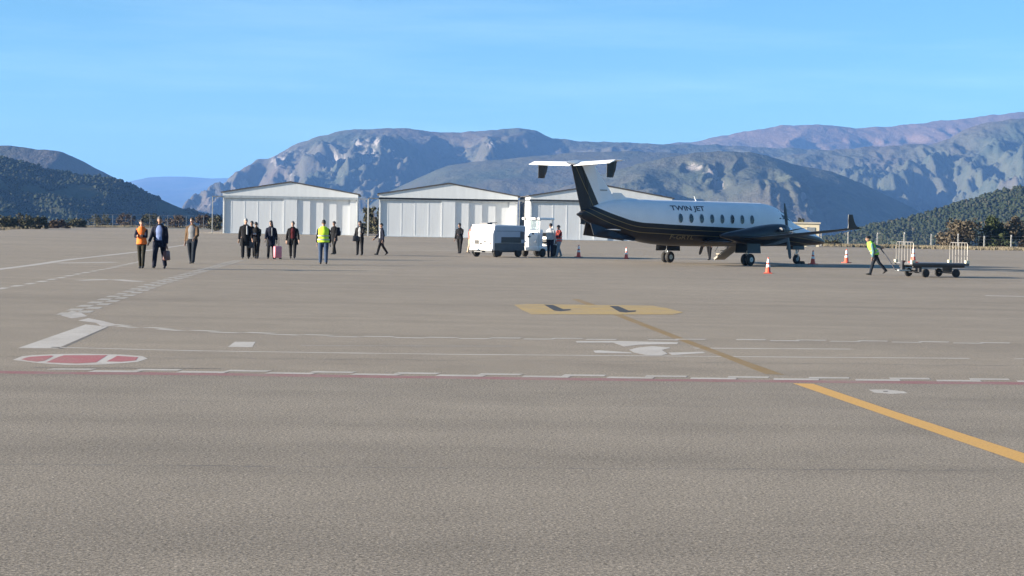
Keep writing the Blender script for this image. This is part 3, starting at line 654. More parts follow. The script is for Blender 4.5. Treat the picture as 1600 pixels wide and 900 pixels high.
# dry grass fringe
rr = random.Random(77); v, f = [], []
def tuft(x, y, z, s):
    for _ in range(5):
        a = rr.uniform(0, 6.28); hh = s * rr.uniform(.5, 1.2); wd = .05; dx, dy = math.cos(a) * wd, math.sin(a) * wd; lx, ly = rr.uniform(-.3, .3) * hh, rr.uniform(-.3, .3) * hh
        i = len(v); v.extend([(x - dx, y - dy, z), (x + dx, y + dy, z), (x + lx, y + ly, z + hh)]); f.append((i, i + 1, i + 2)); x += rr.uniform(-.12, .12); y += rr.uniform(-.12, .12)
for k in range(5200):
    a = rr.uniform(.155, .32); e = np.interp(a, EDGE_A, EDGE_D); y = e - abs(rr.gauss(0, 6)) + 3; x = a * y
    tuft(x, y, float(ground_z(x, y)) - .02, .34)
for k in range(5200):
    a = rr.uniform(-.33, -.155); e = np.interp(a, EDGE_A, EDGE_D); y = e - abs(rr.gauss(0, 7)) + 3; x = a * y
    tuft(x, y, float(ground_z(x, y)) - .02, .36)
g_ = MB().raw(v, f).build('dry_grass', mat('straw', (.17, .14, .09), .9, 0, .3, .7), fix=False); tag(g_, 'straw-coloured dry grass fringe along the apron edge', 'grass', kind='stuff')
# ------------------------------------------------------------------ the aircraft
PL = empty('airplane', (9.28, 87.17, 0), R(41.64))
tag(PL, 'twin-propeller commuter aircraft, white over glossy black with gold lines, T-tail', 'airplane')
ST = np.array([(-8.32, 2.12, 2.44, .11), (-8.0, 2.0, 2.56, .17), (-7.5, 1.80, 2.72, .27), (-7.0, 1.62, 2.86, .36), (-6.0, 1.36, 3.0, .51), (-5.0, 1.15, 3.04, .63), (-4.0, .98, 3.05, .72), (-2.6, .88, 3.05, .78),
               (0, .86, 3.06, .80), (3.0, .88, 3.06, .80), (4.0, .89, 3.05, .79), (4.6, .89, 2.98, .78), (5.0, .90, 2.87, .765), (5.5, .90, 2.63, .73), (6.0, .90, 2.33, .69), (6.4, .90, 2.12, .64), (7.0, .91, 1.94, .56), (7.8, .93, 1.72, .46), (8.6, .97, 1.44, .32), (9.1, 1.03, 1.24, .17), (9.28, 1.09, 1.15, .04)])
def sec(x): return tuple(np.interp(x, ST[:, 0], ST[:, i]) for i in (1, 2, 3))
NEX = 2.35
def surf_y(x, z, side=-1, lift=0.0):
    zb, zt, w = sec(x); zc, h = (zb + zt) / 2, (zt - zb) / 2; q = min(.999, abs((z - zc) / h))
    return side * (w * (1 - q ** NEX) ** (1 / NEX) + lift)
xs = np.concatenate([np.linspace(-8.32, -5, 18), np.linspace(-4.8, 3.8, 16), np.linspace(4, 9.28, 34)])
rs = []
for x in xs:
    zb, zt, w = sec(x); zc, h = (zb + zt) / 2, (zt - zb) / 2; rg = []
    for k in range(44):
        a = 2 * math.pi * k / 44; ca, sa = math.cos(a), math.sin(a)
        rg.append((x, w * math.copysign(abs(ca) ** (2 / NEX), ca), zc + h * math.copysign(abs(sa) ** (2 / NEX), sa)))
    rs.append(rg)
# livery: black below a sweeping line, gold pinstripes, white above
def livery(name, fin=False):
    m, t, b = newmat(name); tc = N(t, 'ShaderNodeTexCoord'); sp = N(t, 'ShaderNodeSeparateXYZ'); t.links.new(tc.outputs['Object'], sp.inputs[0]); X, Z = sp.outputs[0], sp.outputs[2]
    if fin:
        dz = math_(t, 'ADD', math_(t, 'ADD', X, 7.16), math_(t, 'MULTIPLY', math_(t, 'SUBTRACT', Z, 2.6), .62)); lines = [(-.40, .016)]
    else:
        fc = N(t, 'ShaderNodeFloatCurve'); cv = fc.mapping.curves[0]
        pts = [(-9.3, 3.4), (-7.9, 2.80), (-7.27, 2.54), (-6.3, 2.24), (-5.16, 1.99), (-4, 1.93), (-2.12, 1.87), (.5, 1.81), (2.97, 1.75), (6, 1.60), (9.3, 1.28)]
        while len(cv.points) < len(pts): cv.points.new(.5, .5)
        for q, (px, pz) in zip(cv.points, pts): q.location = ((px + 9.3) / 18.6, pz / 5); q.handle_type = 'AUTO'
        fc.mapping.update(); xn = math_(t, 'DIVIDE', math_(t, 'ADD', X, 9.3), 18.6); t.links.new(xn, fc.inputs['Value'])
        dz = math_(t, 'SUBTRACT', Z, math_(t, 'MULTIPLY', fc.outputs[0], 5)); lines = [(-.22, .014), (-.46, .015)]
    blk = math_(t, 'LESS_THAN', dz, 0.0)
    wn = noise(t, tc.outputs['Object'], 1.2, 5, .6)
    c = mixc(t, blk, ramp(t, wn, [(.3, (.74, .75, .77)), (.7, (.82, .82, .83))]), ramp(t, wn, [(.3, (.009, .009, .012)), (.7, (.016, .015, .018))]))
    for o, w in lines:
        c = mixc(t, math_(t, 'LESS_THAN', math_(t, 'ABSOLUTE', math_(t, 'SUBTRACT', dz, o)), w), c, (.20, .145, .06))
    t.links.new(c, b.inputs['Base Color']); b.inputs['Roughness'].default_value = .38; b.inputs['Specular IOR Level'].default_value = .28; b.inputs['Coat Weight'].default_value = .08; b.inputs['Coat Roughness'].default_value = .1
    return m
M_LIV, M_LIVF = livery('livery'), livery('livery_fin', True)
M_BLACKP = mat('gloss_black_paint', (.010, .010, .013), .38, 0, .3, 2, coat=.08, spec=.3)
M_WHITEP = mat('gloss_white_paint', (.80, .80, .80), .3, 0, .03, 2, coat=.3)
M_ALU = mat('polished_aluminium', (.75, .77, .80), .18, 1.0, .05, 4)
M_RUB = mat('tyre_rubber', (.022, .021, .020), .85, 0, .3, 12)
M_GLASS = mat('dark_glass', (.012, .016, .026), .08, 0, .2, 3)
M_DKMET = mat('dark_metal', (.06, .06, .065), .5, .4, .2, 5)
M_GOLD = mat('gold_lettering', (.16, .115, .05), .5, 0, .1, 4)
fus = MB().rings(rs).build('fuselage', M_LIV, PL, 'all')
def loft_wing(secs, seg=9):
    up = [(c_, 1.6 * (.2969 * math.sqrt(c_) - .126 * c_ - .3516 * c_ ** 2 + .2843 * c_ ** 3 - .1036 * c_ ** 4) * 3.1) for c_ in [0, .02, .08, .2, .4, .6, .8, 1.0]]
    ring = [(c_, h) for c_, h in up] + [(c_, -h * .55) for c_, h in up[-2:0:-1]]
    return [[(xle - c_ * ch, y, z + h * th * ch) for c_, h in ring] for (xle, y, z, ch, th) in secs]
for s in (-1, 1):
    w = MB().rings(loft_wing([(1.65, s * .35, 1.10, 2.35, .11), (1.55, s * 2.6, 1.26, 2.15, .11), (1.2, s * 5.6, 1.55, 1.55, .10), (.98, s * 8.7, 1.86, .98, .085)])).build('wing', M_BLACKP, PL, True)
    MB().rings([[(x0 + dx, s * 8.70 + s * dy, z0) for dx, dy in ((0, -.02), (0, .02), (-ch, .012), (-ch, -.012))] for x0, ch, z0, in ((.95, .95, 1.85), (.55, .52, 2.0), (.42, .42, 2.2), (.30, .28, 2.48))]).build('winglet', M_BLACKP, w, True)
    MB().rings(loft_wing([(1.662, s * 2.9, 1.28, .16, .5), (1.30, s * 5.6, 1.55, .13, .5), (1.02, s * 8.5, 1.84, .10, .5)])).build('deicing_boot', M_RUB, w, True)
    fl_ = MB().box((-.62, s * 1.6, 1.155), (.5, 1.7, .05), ry=-.22).build('flap', M_BLACKP, w)
    # nacelle, propeller
    NC = [(-1.75, 1.34, 1.46, .06), (-1.2, 1.24, 1.58, .20), (-.4, 1.08, 1.70, .33), (.4, .98, 1.82, .40), (1.3, .98, 1.95, .43), (2.0, 1.10, 2.01, .41), (2.6, 1.25, 2.02, .36), (2.95, 1.38, 1.97, .29), (3.04, 1.46, 1.90, .22)]
    ns = []
    for x, zb, zt, hw in NC:
        ns.append([(x, s * 2.62 + hw * math.copysign(abs(math.cos(a)) ** .85, math.cos(a)), (zb + zt) / 2 + (zt - zb) / 2 * math.copysign(abs(math.sin(a)) ** .85, math.sin(a))) for a in [2 * math.pi * k / 24 for k in range(24)]])
    nac = MB().rings(ns).build('nacelle', M_BLACKP, PL, True)
    for q in (-1, 1):
        MB().tube([(2.35, s * 2.62 + q * .34, 1.72), (2.2, s * 2.62 + q * .50, 1.74), (1.95, s * 2.62 + q * .56, 1.75)], [.10, .11, .10], 10).build('exhaust_stack', M_DKMET, nac, True)
    MB().rings([[(x, s * 2.62 + a * hw, z + b_ * hh) for a, b_ in ((-1, -1), (1, -1), (1, 1), (-1, 1))] for x, hw, z, hh in ((2.98, .17, 1.26, .09), (2.3, .19, 1.16, .12), (1.2, .16, 1.06, .10))]).build('air_intake', M_DKMET, nac)
    prp = empty('propeller', (3.12, s * 2.62, 1.68), 0, PL); prp.rotation_euler = (R(-9 if s < 0 else 20), 0, 0)
    MB().lathe([(.001, .42), (.07, .37), (.14, .26), (.19, .12), (.21, 0), (.20, -.06)], axis='X', seg=24).build('spinner', M_ALU, prp, 'all')
    bl = MB(); pr = []
    for r_, ch, tw, th in ((.12, .10, 108, .045), (.35, .18, 100, .03), (.7, .24, 92, .02), (1.05, .23, 86, .014), (1.28, .18, 82, .010), (1.37, .09, 80, .006)):
        c_, sn = math.cos(R(tw)), math.sin(R(tw))
        pr.append([(u_ * sn + w_ * c_, u_ * c_ - w_ * sn, r_) for u_, w_ in ((-ch / 2, 0), (-ch * .2, th), (ch * .25, th * .8), (ch / 2, 0), (ch * .2, -th * .5), (-ch * .25, -th * .5))])
    bm_ = bl.rings(pr).mesh('blade', mat('blade_black', (.02, .02, .022), .45, 0, .2, 5), True)
    for k in range(4):
        o = add('blade', bm_, prp); o.rotation_euler = (R(90 * k), 0, 0)
    # main gear: twin wheels on a leg, doors either side
    gx_ = .25; gr = empty('main_gear', (gx_, s * 2.62, 0), 0, PL)
    tyre = MB().lathe([(.13, -.085), (.24, -.09), (.28, -.05), (.29, 0), (.28, .05), (.24, .09), (.13, .085)], axis='Y', seg=26).mesh('wheel', M_RUB, True)
    rim = MB().lathe([(.001, -.075), (.05, -.095), (.12, -.085), (.135, -.06), (.135, .06), (.12, .085), (.05, .095), (.001, .075)], axis='Y', seg=18).mesh('rim', M_STEEL, True)
    for q in (-1, 1):
        wl = add('wheel', tyre, PL); wl.location = (gx_, s * 2.62 + q * .15, .29); add('rim', rim, wl)
    MB().tube([(0, 0, .29), (.02, 0, .7), (.05, 0, 1.15)], [.045, .05, .065], 10).tube([(0, -.2, .29), (0, .2, .29)], .035, 8).tube([(-.03, 0, .75), (-.16, 0, .58), (-.04, 0, .40)], .022, 6).tube([(.05, 0, .75), (.7, 0, 1.15)], .03, 8).build('strut', M_STEEL, gr, True)
    for q in (-1, 1): MB().box((.0, q * .36, .83), (.95, .025, .46), rx=q * .12).build('gear_door', M_BLACKP, gr)
ng = empty('nose_gear', (7.05, 0, 0), 0, PL)
wl = MB().lathe([(.11, -.07), (.2, -.085), (.235, -.045), (.24, 0), (.235, .045), (.2, .085), (.11, .07)], (7.05, 0, .24), 'Y', 26).build('wheel', M_RUB, PL, True)
MB().lathe([(.001, -.07), (.04, -.09), (.10, -.07), (.11, 0), (.10, .07), (.04, .09), (.001, .07)], (7.05, 0, .24), 'Y', 18).build('rim', M_STEEL, wl, True)
MB().tube([(-.02, 0, .52), (.02, 0, 1.15)], [.05, .06], 10).tube([(0, -.12, .24), (-.02, -.12, .5), (-.02, .12, .5), (0, .12, .24)], .03, 8).tube([(.05, 0, .85), (.18, 0, .68), (.02, 0, .54)], .025, 6).build('strut', M_STEEL, ng, True)
MB().lathe([(.001, .05), (.07, .04), (.08, 0), (.05, -.06), (.001, -.08)], (.13, 0, .92), 'X', 14).build('taxi_light', M_ALU, ng, True)
for q in (-1, 1): MB().box((-.1, q * .2, .86), (.9, .02, .26), rx=q * .1).build('gear_door', M_BLACKP, ng)
# fin, dorsal fillet, tailplane with hanging tailets, ventral strakes
def slab(poly, th, bev=.35):
    """vertical surface in the aircraft's symmetry plane, thinner at the edges"""
    c0 = (sum(p[0] for p in poly) / len(poly), sum(p[1] for p in poly) / len(poly)); inn = [(c0[0] + (p[0] - c0[0]) * bev, c0[1] + (p[1] - c0[1]) * .985) for p in poly]; n = len(poly); v = []
    for pl, y in ((inn, -th), (poly, -.012), (poly, .012), (inn, th)): v += [(p[0], y, p[1]) for p in pl]
    f = [tuple(range(n)), tuple(range(4 * n - 1, 3 * n - 1, -1))] + [(r * n + i, (r + 1) * n + i, (r + 1) * n + (i + 1) % n, r * n + (i + 1) % n) for r in range(3) for i in range(n)]
    return v, f
FIN = [(-8.26, 2.30), (-6.0, 2.75), (-6.12, 3.02), (-7.42, 4.46), (-7.5, 4.58), (-9.0, 4.58), (-8.93, 4.4)]
fin = MB().raw(*slab(FIN, .085)).build('fin', M_LIVF, PL)
MB().raw(*slab([(-6.2, 2.9), (-4.6, 3.0), (-4.7, 3.06), (-5.6, 3.14), (-6.35, 3.32)], .06)).build('dorsal_fin', M_WHITEP, PL)
MB().box((-8.0, 0, 3.45), (.012, .19, 2.0), ry=-.30).build('rudder_hinge', M_DKMET, fin)
MB().box((-6.95, -.075, 3.42), (.45, .02, .03)).build('static_line', M_DKMET, fin)
tp = MB().rings(loft_wing([(-8.42, -2.86, 4.69, .36, .12), (-8.32, -2.7, 4.69, .50, .12), (-7.6, -.12, 4.63, .92, .12), (-7.6, .12, 4.63, .92, .12), (-8.32, 2.7, 4.69, .50, .12), (-8.42, 2.86, 4.69, .36, .12)])).build('tailplane', M_WHITEP, PL, True)
for s in (-1, 1):                                    # elevators hang drooped at rest
    MB().rings([[(xh, s * y, z0 + .032), (xt, s * y, zt + .008), (xt, s * y, zt - .008), (xh, s * y, z0 - .032)] for y, xh, z0, xt, zt in ((.14, -8.50, 4.635, -8.96, 4.475), (2.66, -8.80, 4.685, -9.14, 4.565))]).build('elevator', M_WHITEP, tp)
MB().lathe([(.001, -7.25), (.08, -7.4), (.13, -7.8), (.13, -8.6), (.07, -9.1), (.001, -9.3)], (0, 0, 4.61), 'X', 16).build('tail_bullet', M_WHITEP, PL, True)
for s in (-1, 1):
    MB().rings([[(x0 - dx * ch, s * 2.25 + dy, z0) for dx, dy in ((0, 0), (.3, -.035), (1, -.008), (1, .008), (.3, .035))] for x0, ch, z0 in ((-8.30, .62, 4.66), (-8.36, .56, 4.3), (-8.52, .40, 3.93))]).build('tailet', M_BLACKP, PL)
    MB().rings([[(-7.85, s * .14, 1.90), (-4.9, s * .20, 1.30), (-4.9, s * .24, 1.30), (-7.85, s * .18, 1.90)], [(-7.80, s * .33, 1.34), (-5.2, s * .36, 1.10), (-5.2, s * .39, 1.10), (-7.80, s * .36, 1.34)]]).build('ventral_strake', M_BLACKP, PL)
    MB().rings(loft_wing([(-6.3, s * .42, 1.62, .9, .07), (-6.75, s * 1.05, 1.60, .42, .07)])).build('stabilon', M_WHITEP, PL, True)
MB().lathe([(.001, -8.58), (.06, -8.52), (.10, -8.38), (.11, -8.2)], (0, 0, 2.28), 'X', 12).build('tail_light', M_DKMET, PL, True)
# cabin windows laid on the curved skin
def skin_patch(poly, side, lift, centre):
    v = [(x, surf_y(x, z, side, lift), z) for x, z in poly]; cx, cz = centre
    v.append((cx, surf_y(cx, cz, side, lift + .002), cz)); n = len(poly)
    return v, [(i, (i + 1) % n, n) for i in range(n)]
def ell(cx, cz, rx, rz, n=18): return [(cx + rx * math.cos(2 * math.pi * k / n), cz + rz * math.sin(2 * math.pi * k / n)) for k in range(n)]
M_WF = mat('window_frame', (.45, .46, .48), .4, .3, .1, 5)
for s in (-1, 1):
    for k in range(8):
        if s == 1 and k > 6: continue
        cx, cz = -2.49 + .73 * k, 2.21
        fr = MB()
        a = ell(cx, cz, .165, .235); b_ = ell(cx, cz, .14, .205)
        fr.raw([(x, surf_y(x, z, s, .006), z) for x, z in a] + [(x, surf_y(x, z, s, .016), z) for x, z in b_], [(i, (i + 1) % 18, 18 + (i + 1) % 18, 18 + i) for i in range(18)])
        w = MB().raw(*skin_patch(ell(cx, cz, .145, .21), s, .009, (cx, cz))).build('window', M_GLASS, PL); fr.build('frame', M_WF, w)
    # cockpit side window and windscreen
    for pl, nm in (([(4.75, 2.28), (5.25, 2.26), (5.35, 2.40), (5.22, 2.62), (4.85, 2.70)], 'cockpit_window'), ([(5.40, 2.24), (5.85, 2.16), (5.62, 2.38), (5.38, 2.52)], 'cockpit_window')):
        cc = (sum(p[0] for p in pl) / len(pl), sum(p[1] for p in pl) / len(pl)); MB().raw(*skin_patch(pl, s, .008, cc)).build(nm, M_GLASS, PL)
    v = []
    for x in (5.22, 5.45, 5.7, 5.95):
        zb, zt, w_ = sec(x); zc, h = (zb + zt) / 2, (zt - zb) / 2
        for q in (.05, .3, .55):
            yy = w_ * q; zz = zc + h * (1 - q ** NEX) ** (1 / NEX); v.append((x + .01, s * yy, zz + .012))
    MB().raw(v, [(r * 3 + c_, r * 3 + c_ + 1, (r + 1) * 3 + c_ + 1, (r + 1) * 3 + c_) for r in range(3) for c_ in range(2)]).build('windscreen', M_GLASS, PL)
# lettering on the skin
def skin_text(name, body, x0, x1, z0, z1, m_, side=-1, shear=0.0, thick=.0):
    cu = bpy.data.curves.new(name, 'FONT'); cu.body = body; cu.size = 1.0; cu.offset = thick; cu.shear = shear; cu.resolution_u = 4
    tmp = bpy.data.objects.new(name, cu); COL.objects.link(tmp); me = bpy.data.meshes.new_from_object(tmp.evaluated_get(bpy.context.evaluated_depsgraph_get())); bpy.data.objects.remove(tmp)
    bm = bmesh.new(); bm.from_mesh(me); bmesh.ops.triangulate(bm, faces=bm.faces)
    a = [v.co.x for v in bm.verts]; c_ = [v.co.y for v in bm.verts]; sx = (x1 - x0) / (max(a) - min(a)); sz = (z1 - z0) / (max(c_) - min(c_)); mx_, my_ = min(a), min(c_)
    for _ in range(2): bmesh.ops.subdivide_edges(bm, edges=[e for e in bm.edges if e.calc_length() > .12], cuts=1)
    for v in bm.verts:
        xx = x0 + (v.co.x - mx_) * sx; zz = z0 + (v.co.y - my_) * sz
        if side > 0: xx = x0 + x1 - xx
        v.co = (xx, surf_y(xx, zz, side, .010), zz)
    bm.to_mesh(me); bm.free(); me.materials.clear(); return add(name, me, PL, m_)
M_NAVY = mat('navy_lettering', (.012, .014, .035), .4)
skin_text('lettering', 'TWIN JET', -3.05, -.72, 2.50, 2.80, M_NAVY, thick=.018)
skin_text('lettering', 'TWIN JET', -3.05, -.72, 2.50, 2.80, M_NAVY, 1, thick=.018)
skin_text('registration', 'F-GRYL', -3.05, -1.45, 1.20, 1.42, M_GOLD, thick=.01)
skin_text('registration', 'F-GRYL', -3.05, -1.45, 1.20, 1.42, M_GOLD, 1, thick=.01)
# airstair let down on the far side
stair = empty('airstair', (3.35, .72, 1.02), 0, PL)
dv = Vector((0, 1.25, -.78)); ln = dv.length; ang = math.atan2(dv.z, dv.y)
MB().box((0, .625, -.43), (.78, ln, .09), rx=ang).build('door_panel', mat('stair_lining', (.24, .205, .17), .6), stair)
stp = MB().box((0, 0, 0), (.62, .24, .04)).mesh('step', mat('step_tread', (.42, .35, .26), .7))
for k in range(4):
    o = add('step', stp, stair); o.location = (0, .2 + .29 * k, -.02 - .18 * k)
for q in (-1, 1): MB().tube([(q * .37, .05, .75), (q * .37, .7, .3), (q * .37, 1.2, -.45)], .018, 6).build('handrail', M_STEEL, stair, True)
MB().box((3.35, .795, 1.9), (.76, .012, 1.55)).build('doorway', M_DKMET, PL)
MB().tube([(-.6, 0, 3.04), (-.75, 0, 3.28)], [.03, .012], 6).build('antenna', M_WHITEP, PL)
MB().tube([(1.8, 0, .9), (1.7, 0, .72)], [.03, .012], 6).build('antenna', M_DKMET, PL)
# wheel chocks
for k, (lx, ly, lab) in enumerate(((7.40, 0.0, 'dark wheel chock wedged against the nose wheel'),)):
    c_, s_ = math.cos(R(41.64)), math.sin(R(41.64))
    ck = MB().xzprism([(-.12, 0), (.12, 0), (.05, .13), (-.02, .15)], -.2, .2).build('wheel_chock', mat('chock', (.05, .045, .03), .8))
    ck.location = (9.28 + lx * c_ - ly * s_, 87.17 + lx * s_ + ly * c_, .002); ck.rotation_euler.z = R(41.64); tag(ck, lab, 'chock')
# ------------------------------------------------------------------ people
REMESH = []     # (object, list of hand transforms): surfaces to fuse into one skin, done in one pass below
def fuse(name, mb, m_, parent, voxel=.020, hands=()):
    me = mb.mesh(name, m_, False, True); o = add(name, me, parent)
    md = o.modifiers.new('fuse', 'REMESH'); md.mode = 'VOXEL'; md.voxel_size = voxel
    REMESH.append((o, hands)); return o
SKIN = {k: mat('skin_' + k, c_, .55, 0, .08, 20) for k, c_ in (('light', (.34, .20, .14)), ('tan', (.25, .14, .092)))}
def cloth(name, col, rough=.9, var=.18): return mat('cloth_' + name, col, rough, 0, var, 7, .25, spec=.2, bscale=14)
CL = {'black': cloth('black', (.007, .007, .0085)), 'char': cloth('charcoal', (.014, .0135, .014)), 'navy': cloth('navy', (.008, .010, .022)), 'orange': cloth('orange', (.78, .17, .035)),
      'blue': cloth('light_blue', (.19, .25, .45)), 'brown': cloth('brown', (.10, .062, .035)), 'grey': cloth('grey', (.17, .175, .185)), 'jeans': cloth('jeans', (.035, .055, .10)),
      'dkjeans': cloth('dark_jeans', (.011, .015, .022)), 'maroon': cloth('maroon', (.10, .016, .018)), 'yellow': cloth('hivis_yellow', (.55, .78, .05)), 'green': cloth('hivis_green', (.36, .72, .07)),
      'red': cloth('hivis_red', (.80, .13, .09)), 'white': cloth('white', (.36, .37, .38)), 'ltgrey': cloth('pale_grey', (.36, .37, .38)), 'teal': cloth('teal', (.07, .15, .17)), 'legg': cloth('leggings', (.022, .020, .014)), 'tan': cloth('tan', (.42, .33, .24)), 'ltjeans': cloth('pale_jeans', (.24, .28, .31))}
HAIR = {k: mat('hair_' + k, c_, .6, 0, .3, 30, .4) for k, c_ in (('dark', (.012, .009, .008)), ('brown', (.045, .028, .018)), ('grey', (.075, .07, .066)), ('white', (.26, .25, .24)))}
M_SHOE = mat('shoe_leather', (.018, .015, .013), .45, 0, .2, 9); M_SHOEB = mat('shoe_tan', (.30, .26, .22), .6)
M_REFL = mat('reflective_tape', (.34, .35, .34), .3, .2, .05, 9)
M_EYE = mat('eye', (.03, .02, .02), .2); M_LIP = mat('lip', (.34, .12, .10), .5)

def hand_geo():
    """right-sized hand, wrist at origin, fingers towards -Z, palm facing +X, thumb to -Y"""
    h = MB(); h.tube([(0, 0, .012), (0, 0, -.03), (0, 0, -.085), (0, 0, -.10)], [(.022, .026), (.016, .038), (.015, .042), (.010, .036)], 8, up=(0, 1, 0))
    for y, l in ((-.030, .068), (-.010, .078), (.011, .072), (.031, .056)):
        h.tube([(0, y, -.085), (.004, y, -.10 - l * .35), (.014, y, -.10 - l * .7), (.028, y, -.095 - l * .93)], [.0095, .009, .008, .006], 6)
    h.tube([(.004, -.026, -.025), (.014, -.050, -.055), (.022, -.052, -.085), (.026, -.046, -.103)], [.013, .012, .010, .007], 6)
    return h.v, h.f
HV, HF = hand_geo()

def person(label, foot, face, H=1.75, legs=((0, 0), (0, 0)), arms=((5, 8, 12), (5, 8, 12)), lean=0.0, head=(0, 0), skin='light', hair=('dark', 'short'), top=('black', .86, 1.0, None), shirt='white', bottom='char', vest=None,
           slim=1.0, shoe=None, coat_open=False, spread=.02, group='people on the apron', scarf=None, mat_bottom=None):
    """face: yaw of the gaze, 0 = towards the camera, 90 = to the right of the picture. legs: (thigh forward, knee bend) left, right in degrees.
    arms: (forward, outward, elbow bend[, inward turn]). top: (cloth, hem height fraction, flare, None)"""
    slim = slim * 1.09; S = H / 1.75; root = empty('person', (foot[0], foot[1], 0), R(face)); tag(root, label, 'person', group)
    V3 = lambda x, y, z: Vector((x, y, z))
    hipz = .91
    lg = []
    for i, sd in enumerate((1, -1)):                      # +x is the person's left when facing -y
        a, k = legs[i]; hip = V3(sd * .092 * slim, 0, hipz); a_, b_ = R(a), R(a - k)
        kn = hip + V3(sd * spread * .5, -math.sin(a_), -math.cos(a_)) * .43; an = kn + V3(sd * spread * .5, -math.sin(b_), -math.cos(b_)) * .42
        lg.append((hip, kn, an, b_))
    dz = .075 - min(l[2].z + min(0, -.05 * abs(math.sin(l[3]))) for l in lg)
    up = Matrix.Rotation(R(lean), 3, 'X')                 # lean forward about the hips
    def T(p, ub=False):
        p = Vector(p)
        if ub: q = p - V3(0, 0, hipz); p = up @ q + V3(0, 0, hipz)
        return (p + V3(0, 0, dz)) * S
    sc = lambda r: tuple(q * S for q in r) if isinstance(r, tuple) else r * S
    def tb(mb, pts, rad, ub=False, seg=12, upv=(0, -1, 0)): mb.tube([tuple(T(p, ub)) for p in pts], [sc(r) for r in rad], seg, up=upv)
    ar = []
    for i, sd in enumerate((1, -1)):
        A = arms[i]; a, o_, e = A[:3]; tw = A[3] if len(A) > 3 else 0
        sh = V3(sd * .166 * slim, .0, 1.362)
        d1 = Matrix.Rotation(R(-a), 3, 'X') @ V3(sd * math.sin(R(o_)), 0, -math.cos(R(o_)))
        el = sh + d1 * .29
        d2 = Matrix.Rotation(R(-a - e), 3, 'X') @ V3(sd * math.sin(R(o_ * .4 - tw)), 0, -math.cos(R(o_ * .4 - tw)))
        wr = el + d2 * .25; ar.append((sh, el, wr, d2, sd))
    # body: one fused skin
    b = MB()
    tors = [(.84, .13, .095, 0), (.93, .155, .11, 0), (1.04, .142, .10, 0), (1.14, .135, .095, .0), (1.28, .165, .11, -.005), (1.38, .175, .105, 0), (1.44, .13, .08, .005), (1.485, .062, .06, .005), (1.53, .055, .058, -.005), (1.56, .05, .055, -.012)]
    tb(b, [(0, q[3], q[0]) for q in tors], [(q[1] * slim * .88, q[2] * .88) if q[0] < 1.45 else (q[1], q[2]) for q in tors], True, 16)
    hy, hp = R(head[0]), R(head[1])
    HM = Matrix.Rotation(hy, 3, 'Z') @ Matrix.Rotation(hp, 3, 'X'); hc = V3(0, -.012, 1.535)
    def HT(p): return T(hc + HM @ Vector(p), True)
    hd = [(.0, .030, .036, -.030), (.02, .048, .060, -.022), (.05, .062, .078, -.010), (.09, .071, .088, -.002), (.13, .075, .094, .002), (.17, .070, .090, .004), (.20, .052, .068, .006), (.218, .024, .034, .006)]
    b.rings([[tuple(HT((q[1] * math.cos(a), q[3] + q[2] * math.sin(a), q[0]))) for a in [2 * math.pi * k / 16 for k in range(16)]] for q in hd])
    b.tube([tuple(HT(p)) for p in ((0, -.085, .115), (0, -.108, .078), (0, -.085, .068))], [.010 * S, .017 * S, .010 * S], 8)
    for s_ in (-1, 1): b.tube([tuple(HT(p)) for p in ((s_ * .070, .012, .065), (s_ * .086, .018, .095), (s_ * .072, .010, .125))], [.010 * S, .015 * S, .010 * S], 6)
    for hip, kn, an, b_ in lg:
        tb(b, [hip + V3(0, 0, .03), hip + (kn - hip) * .5, kn, kn + (an - kn) * .35, an], [.088 * slim, .074 * slim, .054, .055, .038])
    for sh, el, wr, d2, sd in ar:
        tb(b, [sh, sh + (el - sh) * .4, el, el + (wr - el) * .3, wr], [.056, .047, .040, .040, .028], True)
    hands = []
    for sh, el, wr, d2, sd in ar:
        dd = up @ d2; q = dd.to_track_quat('-Z', 'Y').to_matrix(); ls = Matrix(((1 if sd < 0 else -1, 0, 0), (0, 1, 0), (0, 0, 1)))
        hands.append((q @ Matrix.Rotation(0, 3, 'Z') @ ls, T(wr, True), S, sd))
    body = fuse('body', b, SKIN[skin], root, .016, hands)
    for s_ in (-1, 1):
        e_ = MB(); c_ = HT((s_ * .030, -.088, .108)); e_.lathe([(.001, -.008 * S), (.010 * S, -.004 * S), (.010 * S, .004 * S), (.001, .008 * S)], tuple(c_), 'Y', 8); e_.build('eye', M_EYE, body)
    MB().tube([tuple(HT(p)) for p in ((-.022, -.080, .045), (0, -.090, .047), (.022, -.080, .045))], [.004 * S, .006 * S, .004 * S], 6).build('mouth', M_LIP, body)
    # hair
    hm, style = hair
    h_ = MB(); back = {'short': .085, 'long': -.12, 'bald': .07, 'bun': .06, 'cap': .12}[style]
    if style == 'bald':
        h_.rings([[tuple(HT((.080 * math.cos(a), .008 + .098 * math.sin(a), z))) for a in [R(-25) + R(230) * k / 12 for k in range(13)]] + [tuple(HT((.068 * math.cos(a), .005 + .085 * math.sin(a), z))) for a in [R(205) - R(230) * k / 12 for k in range(13)]] for z in (.06, .10, .14)])
    else:
        rings_ = []
        for f_ in np.linspace(0, 1, 8):
            rr_ = []
            for k in range(16):
                a = 2 * math.pi * k / 16; fr = max(0, -math.sin(a))      # front of the head is -y
                zl = .236 - (.236 - (back if fr < .25 else .126 + .012 * fr)) * (1 - math.cos(f_ * math.pi / 2))
                r_ = math.sin(max(.05, f_) * math.pi / 2); wid = 1.0 + (.18 * max(0, (.09 - zl)) / .2 if style == 'long' else 0)
                rr_.append(tuple(HT(((.090 * r_ * math.cos(a) * wid), .010 + .108 * r_ * math.sin(a) * wid, zl))))
            rings_.append(rr_)
        h_.rings(rings_)
